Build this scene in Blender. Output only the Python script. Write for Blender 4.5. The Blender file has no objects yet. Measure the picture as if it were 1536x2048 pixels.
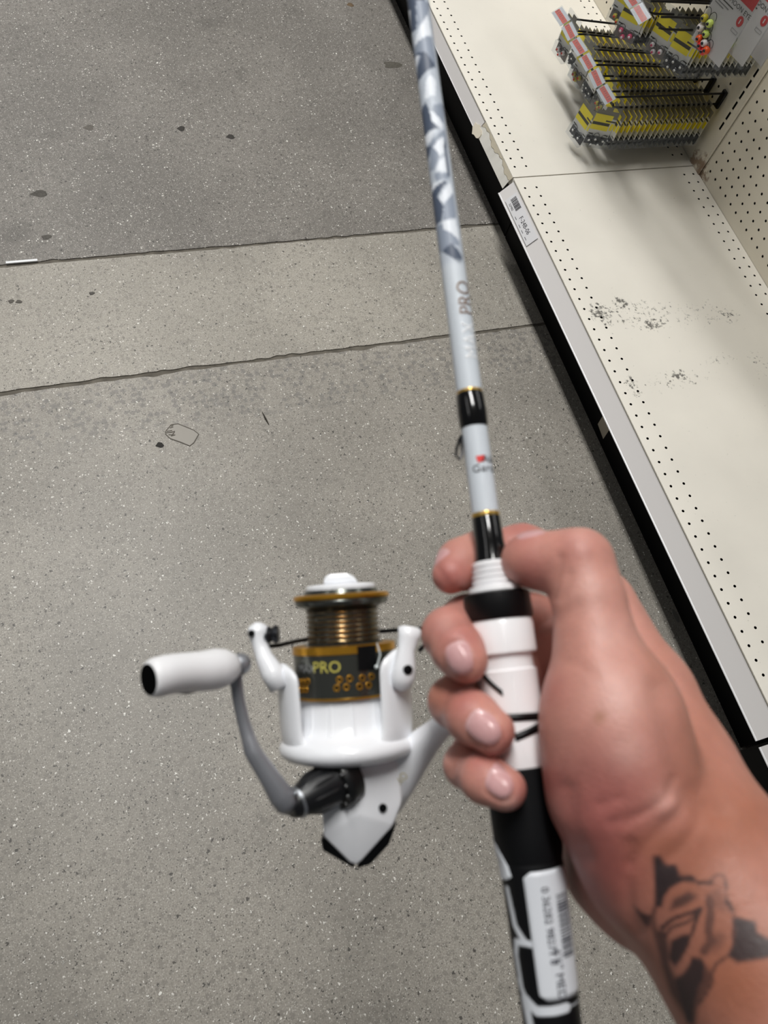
import bpy, bmesh, math, random
import numpy as np
from mathutils import Vector, Matrix
from mathutils.bvhtree import BVHTree

random.seed(7)
rng = np.random.RandomState(7)
scene = bpy.context.scene
COL = scene.collection
U = 0.0254                      # one inch: the pitch of the shelf perforation
DECK = 7.0                      # height of the deck shelf above the floor, inches

# ------------------------------------------------------------------ camera
RM = np.array([[0.9374, -0.2902, 0.1925], [-0.1814, -0.8787, -0.4415], [0.2972, 0.3790, -0.8764]])
_u, _s, _v = np.linalg.svd(RM); RM = _u @ _v
CPOS = np.array([-36.482, -46.524, 45.732 + DECK]) * U
FPX = 1626.25
cd = bpy.data.cameras.new('camera'); cam = bpy.data.objects.new('camera', cd); COL.objects.link(cam)
M = Matrix.Identity(4)
for i in range(3):
    M[i][0] = RM[0][i]; M[i][1] = -RM[1][i]; M[i][2] = -RM[2][i]; M[i][3] = CPOS[i]
cam.matrix_world = M
cd.sensor_fit = 'AUTO'; cd.sensor_width = 36.0; cd.lens = FPX / 2048 * 36
cd.clip_start = 0.02
cd.dof.use_dof = True; cd.dof.focus_distance = 1.35; cd.dof.aperture_fstop = 13.5
scene.camera = cam

# ------------------------------------------------------------------ light
scene.view_settings.view_transform = 'Standard'; scene.view_settings.look = 'None'
scene.view_settings.gamma = 1.0; scene.view_settings.exposure = 0.0
try: scene.view_settings.use_curve_mapping = False
except Exception: pass
w = bpy.data.worlds.new('store_ambient'); scene.world = w; w.use_nodes = True
w.node_tree.nodes['Background'].inputs[0].default_value = (0.93, 0.96, 1.0, 1)
w.node_tree.nodes['Background'].inputs[1].default_value = 0.085

def strip_light(x, y, z, wid, length, power, colr=(1.0, 0.985, 0.96)):
    ld = bpy.data.lights.new('ceiling_strip_light', 'AREA'); ld.shape = 'RECTANGLE'
    ld.size = wid; ld.size_y = length; ld.energy = power; ld.color = colr
    lo = bpy.data.objects.new('ceiling_strip_light', ld); COL.objects.link(lo)
    lo.location = (x, y, z)     # area lights shine down -Z by default
    return lo
for sx_ in (-1.17, -1.05, -0.93):                      # three-tube fixture over the aisle, ahead of the camera
    strip_light(sx_, 0.80, 4.0, 0.06, 2.4, 45)
strip_light(-1.05, 4.6, 4.0, 0.30, 2.4, 45)
strip_light(-3.9, 0.9, 4.0, 0.30, 3.6, 18)
strip_light(2.6, 0.9, 4.2, 0.30, 3.6, 30)
scene.cycles.max_bounces = 7; scene.cycles.transparent_max_bounces = 24; scene.cycles.caustics_reflective = False; scene.cycles.caustics_refractive = False

# ------------------------------------------------------------------ helpers
def Wd(x, y, z): return Vector((x * U, y * U, (z + DECK) * U))   # inches from the first deck hole
def camv(px, py, d): return np.array([(px - 768) / FPX * d, (py - 1024) / FPX * d, d])
def c2w(c): return RM.T @ np.asarray(c) + CPOS
def P(px, py, d): return Vector(c2w(camv(px, py, d)))
def cdir(v): return Vector(RM.T @ np.asarray(v, float))          # camera-axes direction to world

def lin(c):
    out = []
    for v in c:
        v /= 255.0
        out.append(v / 12.92 if v <= 0.04045 else ((v + 0.055) / 1.055) ** 2.4)
    return tuple(out)

MATS = {}
def mat(name, rgb=(200, 200, 200), rough=0.5, metal=0.0, coat=0.0, spec=0.5, sss=0.0, noise=None, bump=None, attr=None):
    if name in MATS: return MATS[name]
    m = bpy.data.materials.new(name); m.use_nodes = True
    nt = m.node_tree; b = nt.nodes['Principled BSDF']
    c = lin(rgb) + (1,)
    b.inputs['Base Color'].default_value = c
    b.inputs['Roughness'].default_value = rough; b.inputs['Metallic'].default_value = metal
    b.inputs['Coat Weight'].default_value = coat; b.inputs['Coat Roughness'].default_value = 0.06
    b.inputs['Specular IOR Level'].default_value = spec
    if sss:
        b.inputs['Subsurface Weight'].default_value = sss
        b.inputs['Subsurface Radius'].default_value = (0.010, 0.004, 0.002); b.inputs['Subsurface Scale'].default_value = 0.35
    src = None
    if attr:
        a = nt.nodes.new('ShaderNodeAttribute'); a.attribute_name = attr; src = a.outputs['Color']
    if noise:
        sc, amt = noise
        tc = nt.nodes.new('ShaderNodeTexCoord'); n = nt.nodes.new('ShaderNodeTexNoise')
        n.inputs['Scale'].default_value = sc; n.inputs['Detail'].default_value = 5
        nt.links.new(tc.outputs['Object'], n.inputs['Vector'])
        mr = nt.nodes.new('ShaderNodeMapRange'); mr.inputs['To Min'].default_value = 1 - amt; mr.inputs['To Max'].default_value = 1 + amt
        mr.inputs['From Min'].default_value = 0.25; mr.inputs['From Max'].default_value = 0.75
        nt.links.new(n.outputs['Fac'], mr.inputs['Value'])
        mx = nt.nodes.new('ShaderNodeMix'); mx.data_type = 'RGBA'; mx.blend_type = 'MULTIPLY'; mx.inputs['Factor'].default_value = 1
        if src: nt.links.new(src, mx.inputs['A'])
        else: mx.inputs['A'].default_value = c
        nt.links.new(mr.outputs['Result'], mx.inputs['B']); src = mx.outputs['Result']
    if src: nt.links.new(src, b.inputs['Base Color'])
    if bump:
        sc, st = bump
        tc = nt.nodes.new('ShaderNodeTexCoord'); n = nt.nodes.new('ShaderNodeTexNoise')
        n.inputs['Scale'].default_value = sc; n.inputs['Detail'].default_value = 4
        nt.links.new(tc.outputs['Object'], n.inputs['Vector'])
        bp = nt.nodes.new('ShaderNodeBump'); bp.inputs['Strength'].default_value = st; bp.inputs['Distance'].default_value = 0.001
        nt.links.new(n.outputs['Fac'], bp.inputs['Height']); nt.links.new(bp.outputs['Normal'], b.inputs['Normal'])
    MATS[name] = m; return m

def clear_mat(name, rgb, alpha, rough=0.12):
    """thin clear plastic: mostly transparent with a glossy film"""
    if name in MATS: return MATS[name]
    m = bpy.data.materials.new(name); m.use_nodes = True; nt = m.node_tree; nt.nodes.clear()
    o = nt.nodes.new('ShaderNodeOutputMaterial'); t = nt.nodes.new('ShaderNodeBsdfTransparent')
    p = nt.nodes.new('ShaderNodeBsdfPrincipled'); mx = nt.nodes.new('ShaderNodeMixShader')
    p.inputs['Base Color'].default_value = lin(rgb) + (1,); p.inputs['Roughness'].default_value = rough
    t.inputs[0].default_value = (0.93, 0.94, 0.95, 1)
    mx.inputs[0].default_value = alpha
    nt.links.new(t.outputs[0], mx.inputs[1]); nt.links.new(p.outputs[0], mx.inputs[2]); nt.links.new(mx.outputs[0], o.inputs[0])
    MATS[name] = m; return m

def tag(o, label=None, cat=None, group=None, kind=None):
    if label: o['label'] = label
    if cat: o['category'] = cat
    if group: o['group'] = group
    if kind: o['kind'] = kind
    return o
def empty(name, loc, label=None, cat=None, group=None, kind=None, rot=None):
    o = bpy.data.objects.new(name, None); COL.objects.link(o); o.location = loc; o.empty_display_size = 0.01
    if rot: o.rotation_euler = rot
    return tag(o, label, cat, group, kind)
def link(name, me, parent=None, mats=None, smooth=False):
    o = bpy.data.objects.new(name, me); COL.objects.link(o)
    if mats and not me.materials:
        for m in (mats if isinstance(mats, (list, tuple)) else [mats]): me.materials.append(m)
    if smooth:
        me.polygons.foreach_set('use_smooth', [True] * len(me.polygons))
    if parent is not None:
        o.parent = parent
        o.matrix_parent_inverse = Matrix.LocRotScale(parent.location, parent.rotation_euler, None).inverted() if parent.parent is None else Matrix.Identity(4)
    return o

class MB:
    """collects shapes into one mesh"""
    def __init__(s): s.v = []; s.f = []; s.m = []
    def add(s, vs, fs, mi=0):
        b = len(s.v); s.v += [tuple(x) for x in vs]; s.f += [tuple(b + i for i in f) for f in fs]; s.m += [mi] * len(fs)
    def box(s, lo, hi, mi=0, T=None):
        x0, y0, z0 = lo; x1, y1, z1 = hi
        vs = [Vector(q) for q in ((x0,y0,z0),(x1,y0,z0),(x1,y1,z0),(x0,y1,z0),(x0,y0,z1),(x1,y0,z1),(x1,y1,z1),(x0,y1,z1))]
        if T: vs = [T(q) for q in vs]
        s.add(vs, [(0,3,2,1),(4,5,6,7),(0,1,5,4),(1,2,6,5),(2,3,7,6),(3,0,4,7)], mi)
    def tube(s, pts, rad, n=16, mi=0, cap=True, flat=None, up=None):
        """swept round tube; flat = (a,b) scales of the section along side/up"""
        pts = [Vector(p) for p in pts]; k = len(pts)
        rad = [rad] * k if not hasattr(rad, '__len__') else rad
        rings = []; side = None
        for i in range(k):
            t = (pts[min(i+1, k-1)] - pts[max(i-1, 0)]).normalized()
            if side is None:
                ref = Vector(up) if up is not None else (Vector((0,0,1)) if abs(t.z) < .9 else Vector((1,0,0)))
                side = t.cross(ref).normalized()
            else:
                side = (side - t * side.dot(t)).normalized()
            u2 = side.cross(t).normalized()
            fa, fb = flat if flat else (1, 1)
            rings.append([pts[i] + (side * math.cos(a) * fa + u2 * math.sin(a) * fb) * rad[i] for a in (2*math.pi*j/n for j in range(n))])
        vs = [q for r in rings for q in r]
        fs = [(i*n+j, i*n+(j+1)%n, (i+1)*n+(j+1)%n, (i+1)*n+j) for i in range(k-1) for j in range(n)]
        if cap: fs += [tuple(range(n))[::-1], tuple((k-1)*n+j for j in range(n))]
        s.add(vs, fs, mi)
    def lathe(s, O, ax, prof, n=48, mi=0, cap=True, ref=None):
        """prof = [(distance along ax, radius)...]"""
        ax = Vector(ax).normalized(); ref = Vector(ref) if ref is not None else (Vector((0,0,1)) if abs(ax.z) < .9 else Vector((1,0,0)))
        e1 = ax.cross(ref).normalized(); e2 = ax.cross(e1)
        O = Vector(O); k = len(prof)
        vs = [O + ax*h + (e1*math.cos(a) + e2*math.sin(a))*r for h, r in prof for a in (2*math.pi*j/n for j in range(n))]
        fs = [(i*n+j, i*n+(j+1)%n, (i+1)*n+(j+1)%n, (i+1)*n+j) for i in range(k-1) for j in range(n)]
        if cap: fs += [tuple(range(n))[::-1], tuple((k-1)*n+j for j in range(n))]
        s.add(vs, fs, mi)
    def prism(s, poly, O, ex, ey, ez, h, mi=0):
        n = len(poly); O, ex, ey, ez = map(Vector, (O, ex, ey, ez))
        a = [O + ex*x + ey*y for x, y in poly]; b = [q + ez*h for q in a]
        s.add(a + b, [tuple(range(n))[::-1], tuple(range(n, 2*n))] + [(i, (i+1)%n, n+(i+1)%n, n+i) for i in range(n)], mi)
    def ball(s, c, r, n=12, mi=0, sc=(1,1,1)):
        c = Vector(c); vs = [c + Vector((0,0,r*sc[2]))]; m = n//2
        for i in range(1, m):
            th = math.pi*i/m
            vs += [c + Vector((r*sc[0]*math.sin(th)*math.cos(2*math.pi*j/n), r*sc[1]*math.sin(th)*math.sin(2*math.pi*j/n), r*sc[2]*math.cos(th))) for j in range(n)]
        vs.append(c - Vector((0,0,r*sc[2])))
        fs = [(0, 1+j, 1+(j+1)%n) for j in range(n)]
        for i in range(m-2): fs += [(1+i*n+j, 1+(i+1)*n+j, 1+(i+1)*n+(j+1)%n, 1+i*n+(j+1)%n) for j in range(n)]
        L = len(vs)-1; b = 1+(m-2)*n; fs += [(L, b+(j+1)%n, b+j) for j in range(n)]
        s.add(vs, fs, mi)
    def mesh(s, name, mats):
        me = bpy.data.meshes.new(name); me.from_pydata(s.v, [], s.f)
        for m in (mats if isinstance(mats, (list, tuple)) else [mats]): me.materials.append(m)
        me.polygons.foreach_set('material_index', s.m)
        bm = bmesh.new(); bm.from_mesh(me); bmesh.ops.recalc_face_normals(bm, faces=bm.faces); bm.to_mesh(me); bm.free()
        me.update(); return me
    def build(s, name, mats, parent=None, smooth=False, bevel=0, angle=True):
        me = s.mesh(name, mats); o = link(name, me, parent)
        if bevel:
            md = o.modifiers.new('bevel', 'BEVEL'); md.width = bevel; md.segments = 2; md.limit_method = 'ANGLE'
        if smooth:
            me.polygons.foreach_set('use_smooth', [True]*len(me.polygons))
            if angle:
                bm = bmesh.new(); bm.from_mesh(me)
                for e in bm.edges:
                    if len(e.link_faces) == 2 and e.calc_face_angle(0) > 0.7: e.smooth = False
                bm.to_mesh(me); bm.free()
        return o

def plate(mb, T, u0, u1, v0, v1, cells, hole, depth, mi=0, mi_wall=0):
    """perforated sheet in (u,v): cells = list of (uc,vc,half_u,half_v) with a hole; plain quads elsewhere are added by the caller"""
    for uc, vc, hu, hv in cells:
        sq = [(1,0),(1,1),(0,1),(-1,1),(-1,0),(-1,-1),(0,-1),(1,-1)]
        out = [T(uc+a*hu, vc+b*hv, 0) for a, b in sq]
        inn = [T(uc+x, vc+y, 0) for x, y in hole]; dn = [T(uc+x, vc+y, -depth) for x, y in hole]
        mb.add(out + inn + dn, [(i, (i+1)%8, 8+(i+1)%8, 8+i) for i in range(8)], mi)
        b = len(mb.v) - 24
        for i in range(8):
            mb.f.append((b+8+i, b+8+(i+1)%8, b+16+(i+1)%8, b+16+i)); mb.m.append(mi_wall)
def quad(mb, T, u0, u1, v0, v1, mi=0):
    if u1-u0 > 1e-6 and v1-v0 > 1e-6: mb.add([T(u0,v0,0),T(u1,v0,0),T(u1,v1,0),T(u0,v1,0)], [(0,1,2,3)], mi)
def ring8(r): return [(r*math.cos(i*math.pi/4), r*math.sin(i*math.pi/4)) for i in range(8)]

def text_mesh(s, size=1.0):
    cu = bpy.data.curves.new('lettering', 'FONT'); cu.body = s; cu.size = size; cu.align_x = 'CENTER'; cu.align_y = 'CENTER'
    cu.resolution_u = 3
    o = bpy.data.objects.new('t', cu); COL.objects.link(o)
    bpy.context.view_layer.update()
    me = bpy.data.meshes.new_from_object(o.evaluated_get(bpy.context.evaluated_depsgraph_get()))
    bpy.data.objects.remove(o); bpy.data.curves.remove(cu)
    bm = bmesh.new(); bm.from_mesh(me); bmesh.ops.triangulate(bm, faces=bm.faces)
    for _ in range(2):
        es = [e for e in bm.edges if e.calc_length() > size*0.14]
        if es: bmesh.ops.subdivide_edges(bm, edges=es, cuts=1); bmesh.ops.triangulate(bm, faces=bm.faces)
    vs = [v.co.copy() for v in bm.verts]; bm.verts.index_update()
    fs = [tuple(v.index for v in f.verts) for f in bm.faces]; bm.free(); bpy.data.meshes.remove(me)
    return vs, fs
def lettering(parent, s, size, fn, m, name='lettering'):
    """fn maps text-plane (x,y) metres to a point on the surface"""
    vs, fs = text_mesh(s, size); mb = MB(); mb.add([fn(v.x, v.y) for v in vs], fs)
    me = bpy.data.meshes.new(name); me.from_pydata(mb.v, [], mb.f); me.materials.append(m)
    return link(name, me, parent)
def inpoly(px, py, poly):
    c = np.zeros(px.shape, bool); n = len(poly)
    for i in range(n):
        x0, y0 = poly[i]; x1, y1 = poly[(i+1) % n]
        if y0 == y1: continue
        k = ((y0 > py) != (y1 > py)) & (px < (x1-x0)*(py-y0)/(y1-y0)+x0); c ^= k
    return c
def segdist(px, py, line):
    d = np.full(px.shape, 1e9)
    for (x0, y0), (x1, y1) in zip(line[:-1], line[1:]):
        L = (x1-x0)**2+(y1-y0)**2+1e-9; t = np.clip(((px-x0)*(x1-x0)+(py-y0)*(y1-y0))/L, 0, 1)
        d = np.minimum(d, np.hypot(px-x0-t*(x1-x0), py-y0-t*(y1-y0)))
    return d
def set_color(me, cols, name='tint'):
    a = me.color_attributes.new(name, 'FLOAT_COLOR', 'POINT')
    a.data.foreach_set('color', np.c_[cols, np.ones(len(cols))].astype(np.float32).ravel())

# ---- rounded-cone distance field -> one continuous surface
def field_surface(groups, h, kgroup):
    """groups: list of (k, [((x,y,z),r,(x,y,z),r)...]) in camera axes; returns verts, quads"""
    allp = [(np.array(p), r) for k, g in groups for a, ra, b, rb in g for p, r in ((a, ra), (b, rb))]
    lo = np.min([p-r for p, r in allp], 0) - 3*h; hi = np.max([p+r for p, r in allp], 0) + 3*h
    n = np.ceil((hi-lo)/h).astype(int)+1
    ax = [lo[i]+h*np.arange(n[i]) for i in range(3)]
    V = np.full(n, 0.05, np.float32)
    def smin(a, b, k):
        t = np.maximum(k-np.abs(a-b), 0)/k; return np.minimum(a, b)-t*t*k*0.25
    for gi, (k, g) in enumerate(groups):
        G = np.full(n, 0.05, np.float32)
        for a, ra, b, rb in g:
            a = np.array(a); b = np.array(b); mg = max(k, 0.004)+0.002; R = max(ra, rb)
            i0 = np.clip(np.floor((np.minimum(a-ra, b-rb)-mg-lo)/h).astype(int), 0, n); i1 = np.clip(np.ceil((np.maximum(a+ra, b+rb)+mg-lo)/h).astype(int)+1, 0, n)
            X = ax[0][i0[0]:i1[0], None, None].astype(np.float32); Y = ax[1][None, i0[1]:i1[1], None].astype(np.float32); Z = ax[2][None, None, i0[2]:i1[2]].astype(np.float32)
            ba = b-a; L2 = ba@ba+1e-12; rr = ra-rb; a2 = L2-rr*rr; il2 = 1/L2
            px, py, pz = X-a[0], Y-a[1], Z-a[2]
            y = px*ba[0]+py*ba[1]+pz*ba[2]; z = y-L2
            qx, qy, qz = px*L2-ba[0]*y, py*L2-ba[1]*y, pz*L2-ba[2]*y
            x2 = qx*qx+qy*qy+qz*qz; y2 = y*y*L2; z2 = z*z*L2
            kk = np.sign(rr)*rr*rr*x2
            d = (np.sqrt(np.maximum(x2*a2*il2, 0))+y*rr)*il2-ra
            c1 = np.sign(z)*a2*z2 > kk; c2 = np.sign(y)*a2*y2 < kk
            d = np.where(c2, np.sqrt(x2+y2)*il2-ra, d); d = np.where(c1, np.sqrt(x2+z2)*il2-rb, d)
            sl = tuple(slice(i0[i], i1[i]) for i in range(3))
            G[sl] = smin(G[sl], d.astype(np.float32), k)
        V = smin(V, G, kgroup[gi])
    S = V < 0
    c = [S[dx:n[0]-1+dx, dy:n[1]-1+dy, dz:n[2]-1+dz] for dx in (0,1) for dy in (0,1) for dz in (0,1)]
    tot = sum(q.astype(np.int8) for q in c); act = (tot > 0) & (tot < 8)
    idx = np.full(act.shape, -1, np.int32); cells = np.argwhere(act); idx[act] = np.arange(len(cells))
    acc = np.zeros((len(cells), 3)); cnt = np.zeros(len(cells))
    corner = [(dx,dy,dz) for dx in (0,1) for dy in (0,1) for dz in (0,1)]
    val = [V[cells[:,0]+q[0], cells[:,1]+q[1], cells[:,2]+q[2]].astype(float) for q in corner]
    for i, p in enumerate(corner):
        for j, q in enumerate(corner):
            if i < j and sum(abs(p[t]-q[t]) for t in range(3)) == 1:
                m = (val[i] < 0) != (val[j] < 0); t = np.where(m, val[i]/(val[i]-val[j]+1e-20), 0)
                for ch in range(3): acc[:,ch] += np.where(m, p[ch]+t*(q[ch]-p[ch]), 0)
                cnt += m
    verts = lo+h*(cells+acc/cnt[:,None])
    quads = []
    for axis in range(3):
        d = [0,0,0]; d[axis] = 1
        A = S[:n[0]-d[0], :n[1]-d[1], :n[2]-d[2]]; B = S[d[0]:, d[1]:, d[2]:]
        e = np.argwhere(A != B); o1, o2 = [t for t in range(3) if t != axis]
        e = e[(e[:,o1] > 0) & (e[:,o2] > 0) & (e[:,o1] < n[o1]-1) & (e[:,o2] < n[o2]-1)]
        f = A[e[:,0], e[:,1], e[:,2]]
        def gi(s1, s2):
            q = e.copy(); q[:,o1] -= s1; q[:,o2] -= s2; return idx[q[:,0], q[:,1], q[:,2]]
        Q = np.stack([gi(1,1), gi(0,1), gi(0,0), gi(1,0)], 1)
        flip = f if axis != 1 else ~f
        Q[~flip] = Q[~flip][:, ::-1]; quads.append(Q)
    Q = np.concatenate(quads); Q = Q[(Q >= 0).all(1)]
    return verts, Q
def chain(*pts):
    """pts = (px,py,depth,radius px): camera-axes segments of a tapering limb"""
    q = [(camv(x, y, d), r*d/FPX) for x, y, d, r in pts]
    return [(a[0], a[1], b[0], b[1]) for a, b in zip(q[:-1], q[1:])]
def quads_mesh(name, V, Q):
    me = bpy.data.meshes.new(name)
    me.vertices.add(len(V)); me.vertices.foreach_set('co', V.astype(np.float32).ravel())
    me.loops.add(Q.size); me.loops.foreach_set('vertex_index', Q.astype(np.int32).ravel())
    me.polygons.add(len(Q)); me.polygons.foreach_set('loop_start', np.arange(0, Q.size, 4, dtype=np.int32))
    me.update(calc_edges=True); me.polygons.foreach_set('use_smooth', np.ones(len(Q), bool)); return me
def vnormals(V, Q):
    n = np.cross(V[Q[:,2]]-V[Q[:,0]], V[Q[:,3]]-V[Q[:,1]]); N = np.zeros_like(V)
    for i in range(4): np.add.at(N, Q[:,i], n)
    return N/(np.linalg.norm(N, axis=1)[:,None]+1e-12)
def relax(V, Q, it, lam=0.5):
    E = np.concatenate([Q[:,[i,(i+1)%4]] for i in range(4)])
    deg = np.bincount(E[:,0], minlength=len(V)).astype(float)
    for k in range(it):
        for l in (lam, -lam*1.03):
            S = np.zeros_like(V)
            for ch in range(3): S[:,ch] = np.bincount(E[:,0], V[E[:,1],ch], minlength=len(V))
            V = V + l*(S/deg[:,None]-V)
    return V

# ================================================================== SETTING
# ---- concrete floor
def concrete(name, base, dark_amt, pebble_y=None):
    m = bpy.data.materials.new(name); m.use_nodes = True; nt = m.node_tree; b = nt.nodes['Principled BSDF']
    L = nt.links.new; N = nt.nodes.new
    tc = N('ShaderNodeTexCoord'); co = tc.outputs['Object']
    def noise(sc, det=4):
        n = N('ShaderNodeTexNoise'); n.noise_dimensions = '2D'; n.inputs['Scale'].default_value = sc; n.inputs['Detail'].default_value = det; L(co, n.inputs['Vector']); return n.outputs['Fac']
    warp = N('ShaderNodeTexNoise'); warp.noise_dimensions = '2D'; warp.inputs['Scale'].default_value = 260; warp.inputs['Detail'].default_value = 1; L(co, warp.inputs['Vector'])
    def vor(sc):
        n = N('ShaderNodeTexVoronoi'); n.inputs['Scale'].default_value = sc
        # stretch the cells a little so the aggregate is not round
        ad = N('ShaderNodeVectorMath'); ad.operation = 'MULTIPLY_ADD'; L(warp.outputs['Color'], ad.inputs[0]); ad.inputs[1].default_value = (0.8/sc,)*3; L(co, ad.inputs[2])
        n.voronoi_dimensions = '2D'; L(ad.outputs[0], n.inputs['Vector']); return n
    def maprange(v, a, b_, c, d):
        n = N('ShaderNodeMapRange'); n.inputs['From Min'].default_value = a; n.inputs['From Max'].default_value = b_; n.inputs['To Min'].default_value = c; n.inputs['To Max'].default_value = d
        n.interpolation_type = 'SMOOTHSTEP'; L(v, n.inputs['Value']); return n.outputs['Result']
    def math_(op, a, b_):
        n = N('ShaderNodeMath'); n.operation = op
        for i, q in enumerate((a, b_)):
            if hasattr(q, 'links'): L(q, n.inputs[i])
            else: n.inputs[i].default_value = q
        return n.outputs[0]
    def mixc(f, a, c, blend='MIX'):
        n = N('ShaderNodeMix'); n.data_type = 'RGBA'; n.blend_type = blend
        if hasattr(f, 'links'): L(f, n.inputs['Factor'])
        else: n.inputs['Factor'].default_value = f
        for k, q in (('A', a), ('B', c)):
            if hasattr(q, 'links'): L(q, n.inputs[k])
            else: n.inputs[k].default_value = lin(q)+(1,)
        return n.outputs['Result']
    big = maprange(noise(3.0, 6), 0.3, 0.7, 0, 1)
    c = mixc(big, [q*0.93 for q in base], [min(255, q*1.05) for q in base])
    fine = maprange(noise(420, 3), 0.3, 0.7, 0, 1)
    c = mixc(math_('MULTIPLY', fine, 0.5), c, [q*0.78 for q in base])
    def specks(sc, thr, size, color, amt):
        nonlocal c
        v = vor(sc); sep = N('ShaderNodeSeparateColor'); L(v.outputs['Color'], sep.inputs[0])
        pick = maprange(sep.outputs[0], thr, thr+0.01, 0, 1)
        rad = maprange(v.outputs['Distance'], size*0.75, size, 1, 0)
        c = mixc(math_('MULTIPLY', math_('MULTIPLY', pick, rad), amt), c, color)
    specks(95, 0.62, 0.40, [q*.80 for q in base], 0.55)     # grey aggregate
    specks(330, 0.70, 0.40, [q*.74 for q in base], 0.5)
    specks(120, 0.93, 0.26, (62, 60, 57), 0.8)       # dark grit
    specks(280, 0.91, 0.32, (66, 64, 60), 0.75)
    specks(420, 0.80, 0.38, (208, 204, 196), 0.55)    # pale grit
    specks(200, 0.945, 0.26, (236, 233, 226), 0.85)
    specks(120, 0.975, 0.20, (246, 244, 236), 0.9)
    if pebble_y is not None:
        sx = N('ShaderNodeSeparateXYZ'); L(co, sx.inputs[0])
        band = maprange(math_('ABSOLUTE', math_('SUBTRACT', sx.outputs[1], pebble_y), 0), 0.03, 0.10, 1, 0)
        v = vor(84); sep = N('ShaderNodeSeparateColor'); L(v.outputs['Color'], sep.inputs[0])
        pick = maprange(sep.outputs[1], 0.58, 0.62, 0, 1); rad = maprange(v.outputs['Distance'], 0.38, 0.46, 1, 0)
        c = mixc(math_('MULTIPLY', math_('MULTIPLY', pick, rad), math_('MULTIPLY', band, 0.6)), c, (118, 116, 113))
    stain = maprange(noise(9, 8), 0.62, 0.8, 0, dark_amt); c = mixc(stain, c, (80, 78, 74))
    L(c, b.inputs['Base Color'])
    b.inputs['Roughness'].default_value = 0.42; b.inputs['Specular IOR Level'].default_value = 0.35
    bp = N('ShaderNodeBump'); bp.inputs['Strength'].default_value = 0.25; bp.inputs['Distance'].default_value = 0.0006
    L(noise(500, 3), bp.inputs['Height']); L(bp.outputs['Normal'], b.inputs['Normal'])
    return m
mb = MB(); mb.box((-3.2, -3.0, -0.05), (0.9, 3.4, -0.0022))
floor = mb.build('floor', mat('joint_sealant', (104, 99, 90), 0.95, noise=(40, 0.4)))
tag(floor, 'speckled grey polished concrete floor with two sawn joints', 'floor', kind='structure')
YJ1, YJ2 = 2.9*U, -8.9*U
def edge(y, seed, amp):
    r = np.random.RandomState(seed); xs = np.linspace(-3.2, 0.9, 520)
    n = sum(a*np.interp(xs, np.linspace(-3.2, 0.9, k), r.randn(k)) for k, a in ((12, .25), (60, .3), (260, .45)))
    chip = np.zeros_like(xs)
    for _ in range(26):
        c0 = r.uniform(-3, .8); chip += np.exp(-((xs-c0)/r.uniform(.006, .02))**2)*r.uniform(.5, 2.2)
    return xs, y, amp*n, amp*chip
def slab(name, ylo, yhi, m, elo=None, ehi=None):
    mb = MB(); xs = np.linspace(-3.2, 0.9, 520)
    lo = np.full(520, ylo); hi = np.full(520, yhi)
    if elo: _, y, n, ch = edge(*elo); lo = y + n + ch
    if ehi: _, y, n, ch = edge(*ehi); hi = y + n - ch
    vs = [(x, y, 0) for x, y in zip(xs, lo)] + [(x, y, 0) for x, y in zip(xs, hi)] + [(x, y, -.0021) for x, y in zip(xs, lo)] + [(x, y, -.0021) for x, y in zip(xs, hi)]
    fs = []
    for i in range(519):
        fs += [(i, i+1, 521+i, 520+i), (1040+i, 1041+i, i+1, i), (520+i, 521+i, 1561+i, 1560+i)]
    mb.add(vs, fs); return mb.build(name, m, floor)
C_FAR = concrete('concrete_far', (136, 132, 126), 0.35)
C_MID = concrete('concrete_strip', (172, 167, 157), 0.15)
C_NEAR = concrete('concrete_near', (163, 158, 149), 0.2, pebble_y=-0.29)
slab('slab', YJ1+.004, 3.4, C_FAR, elo=(YJ1+.004, 1, .0016))
slab('slab', YJ2+.004, YJ1-.003, C_MID, elo=(YJ2+.004, 2, .0016), ehi=(YJ1-.003, 3, .0012))
slab('slab', -3.0, YJ2-.004, C_NEAR, ehi=(YJ2-.004, 4, .0018))

mb = MB(); mb.box((-3.2, -3.0, 4.30), (0.9, 3.4, 4.36)); tag(mb.build('ceiling', mat('ceiling_paint', (225, 226, 226), .8)), 'plain white store ceiling', 'ceiling', kind='structure')
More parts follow.
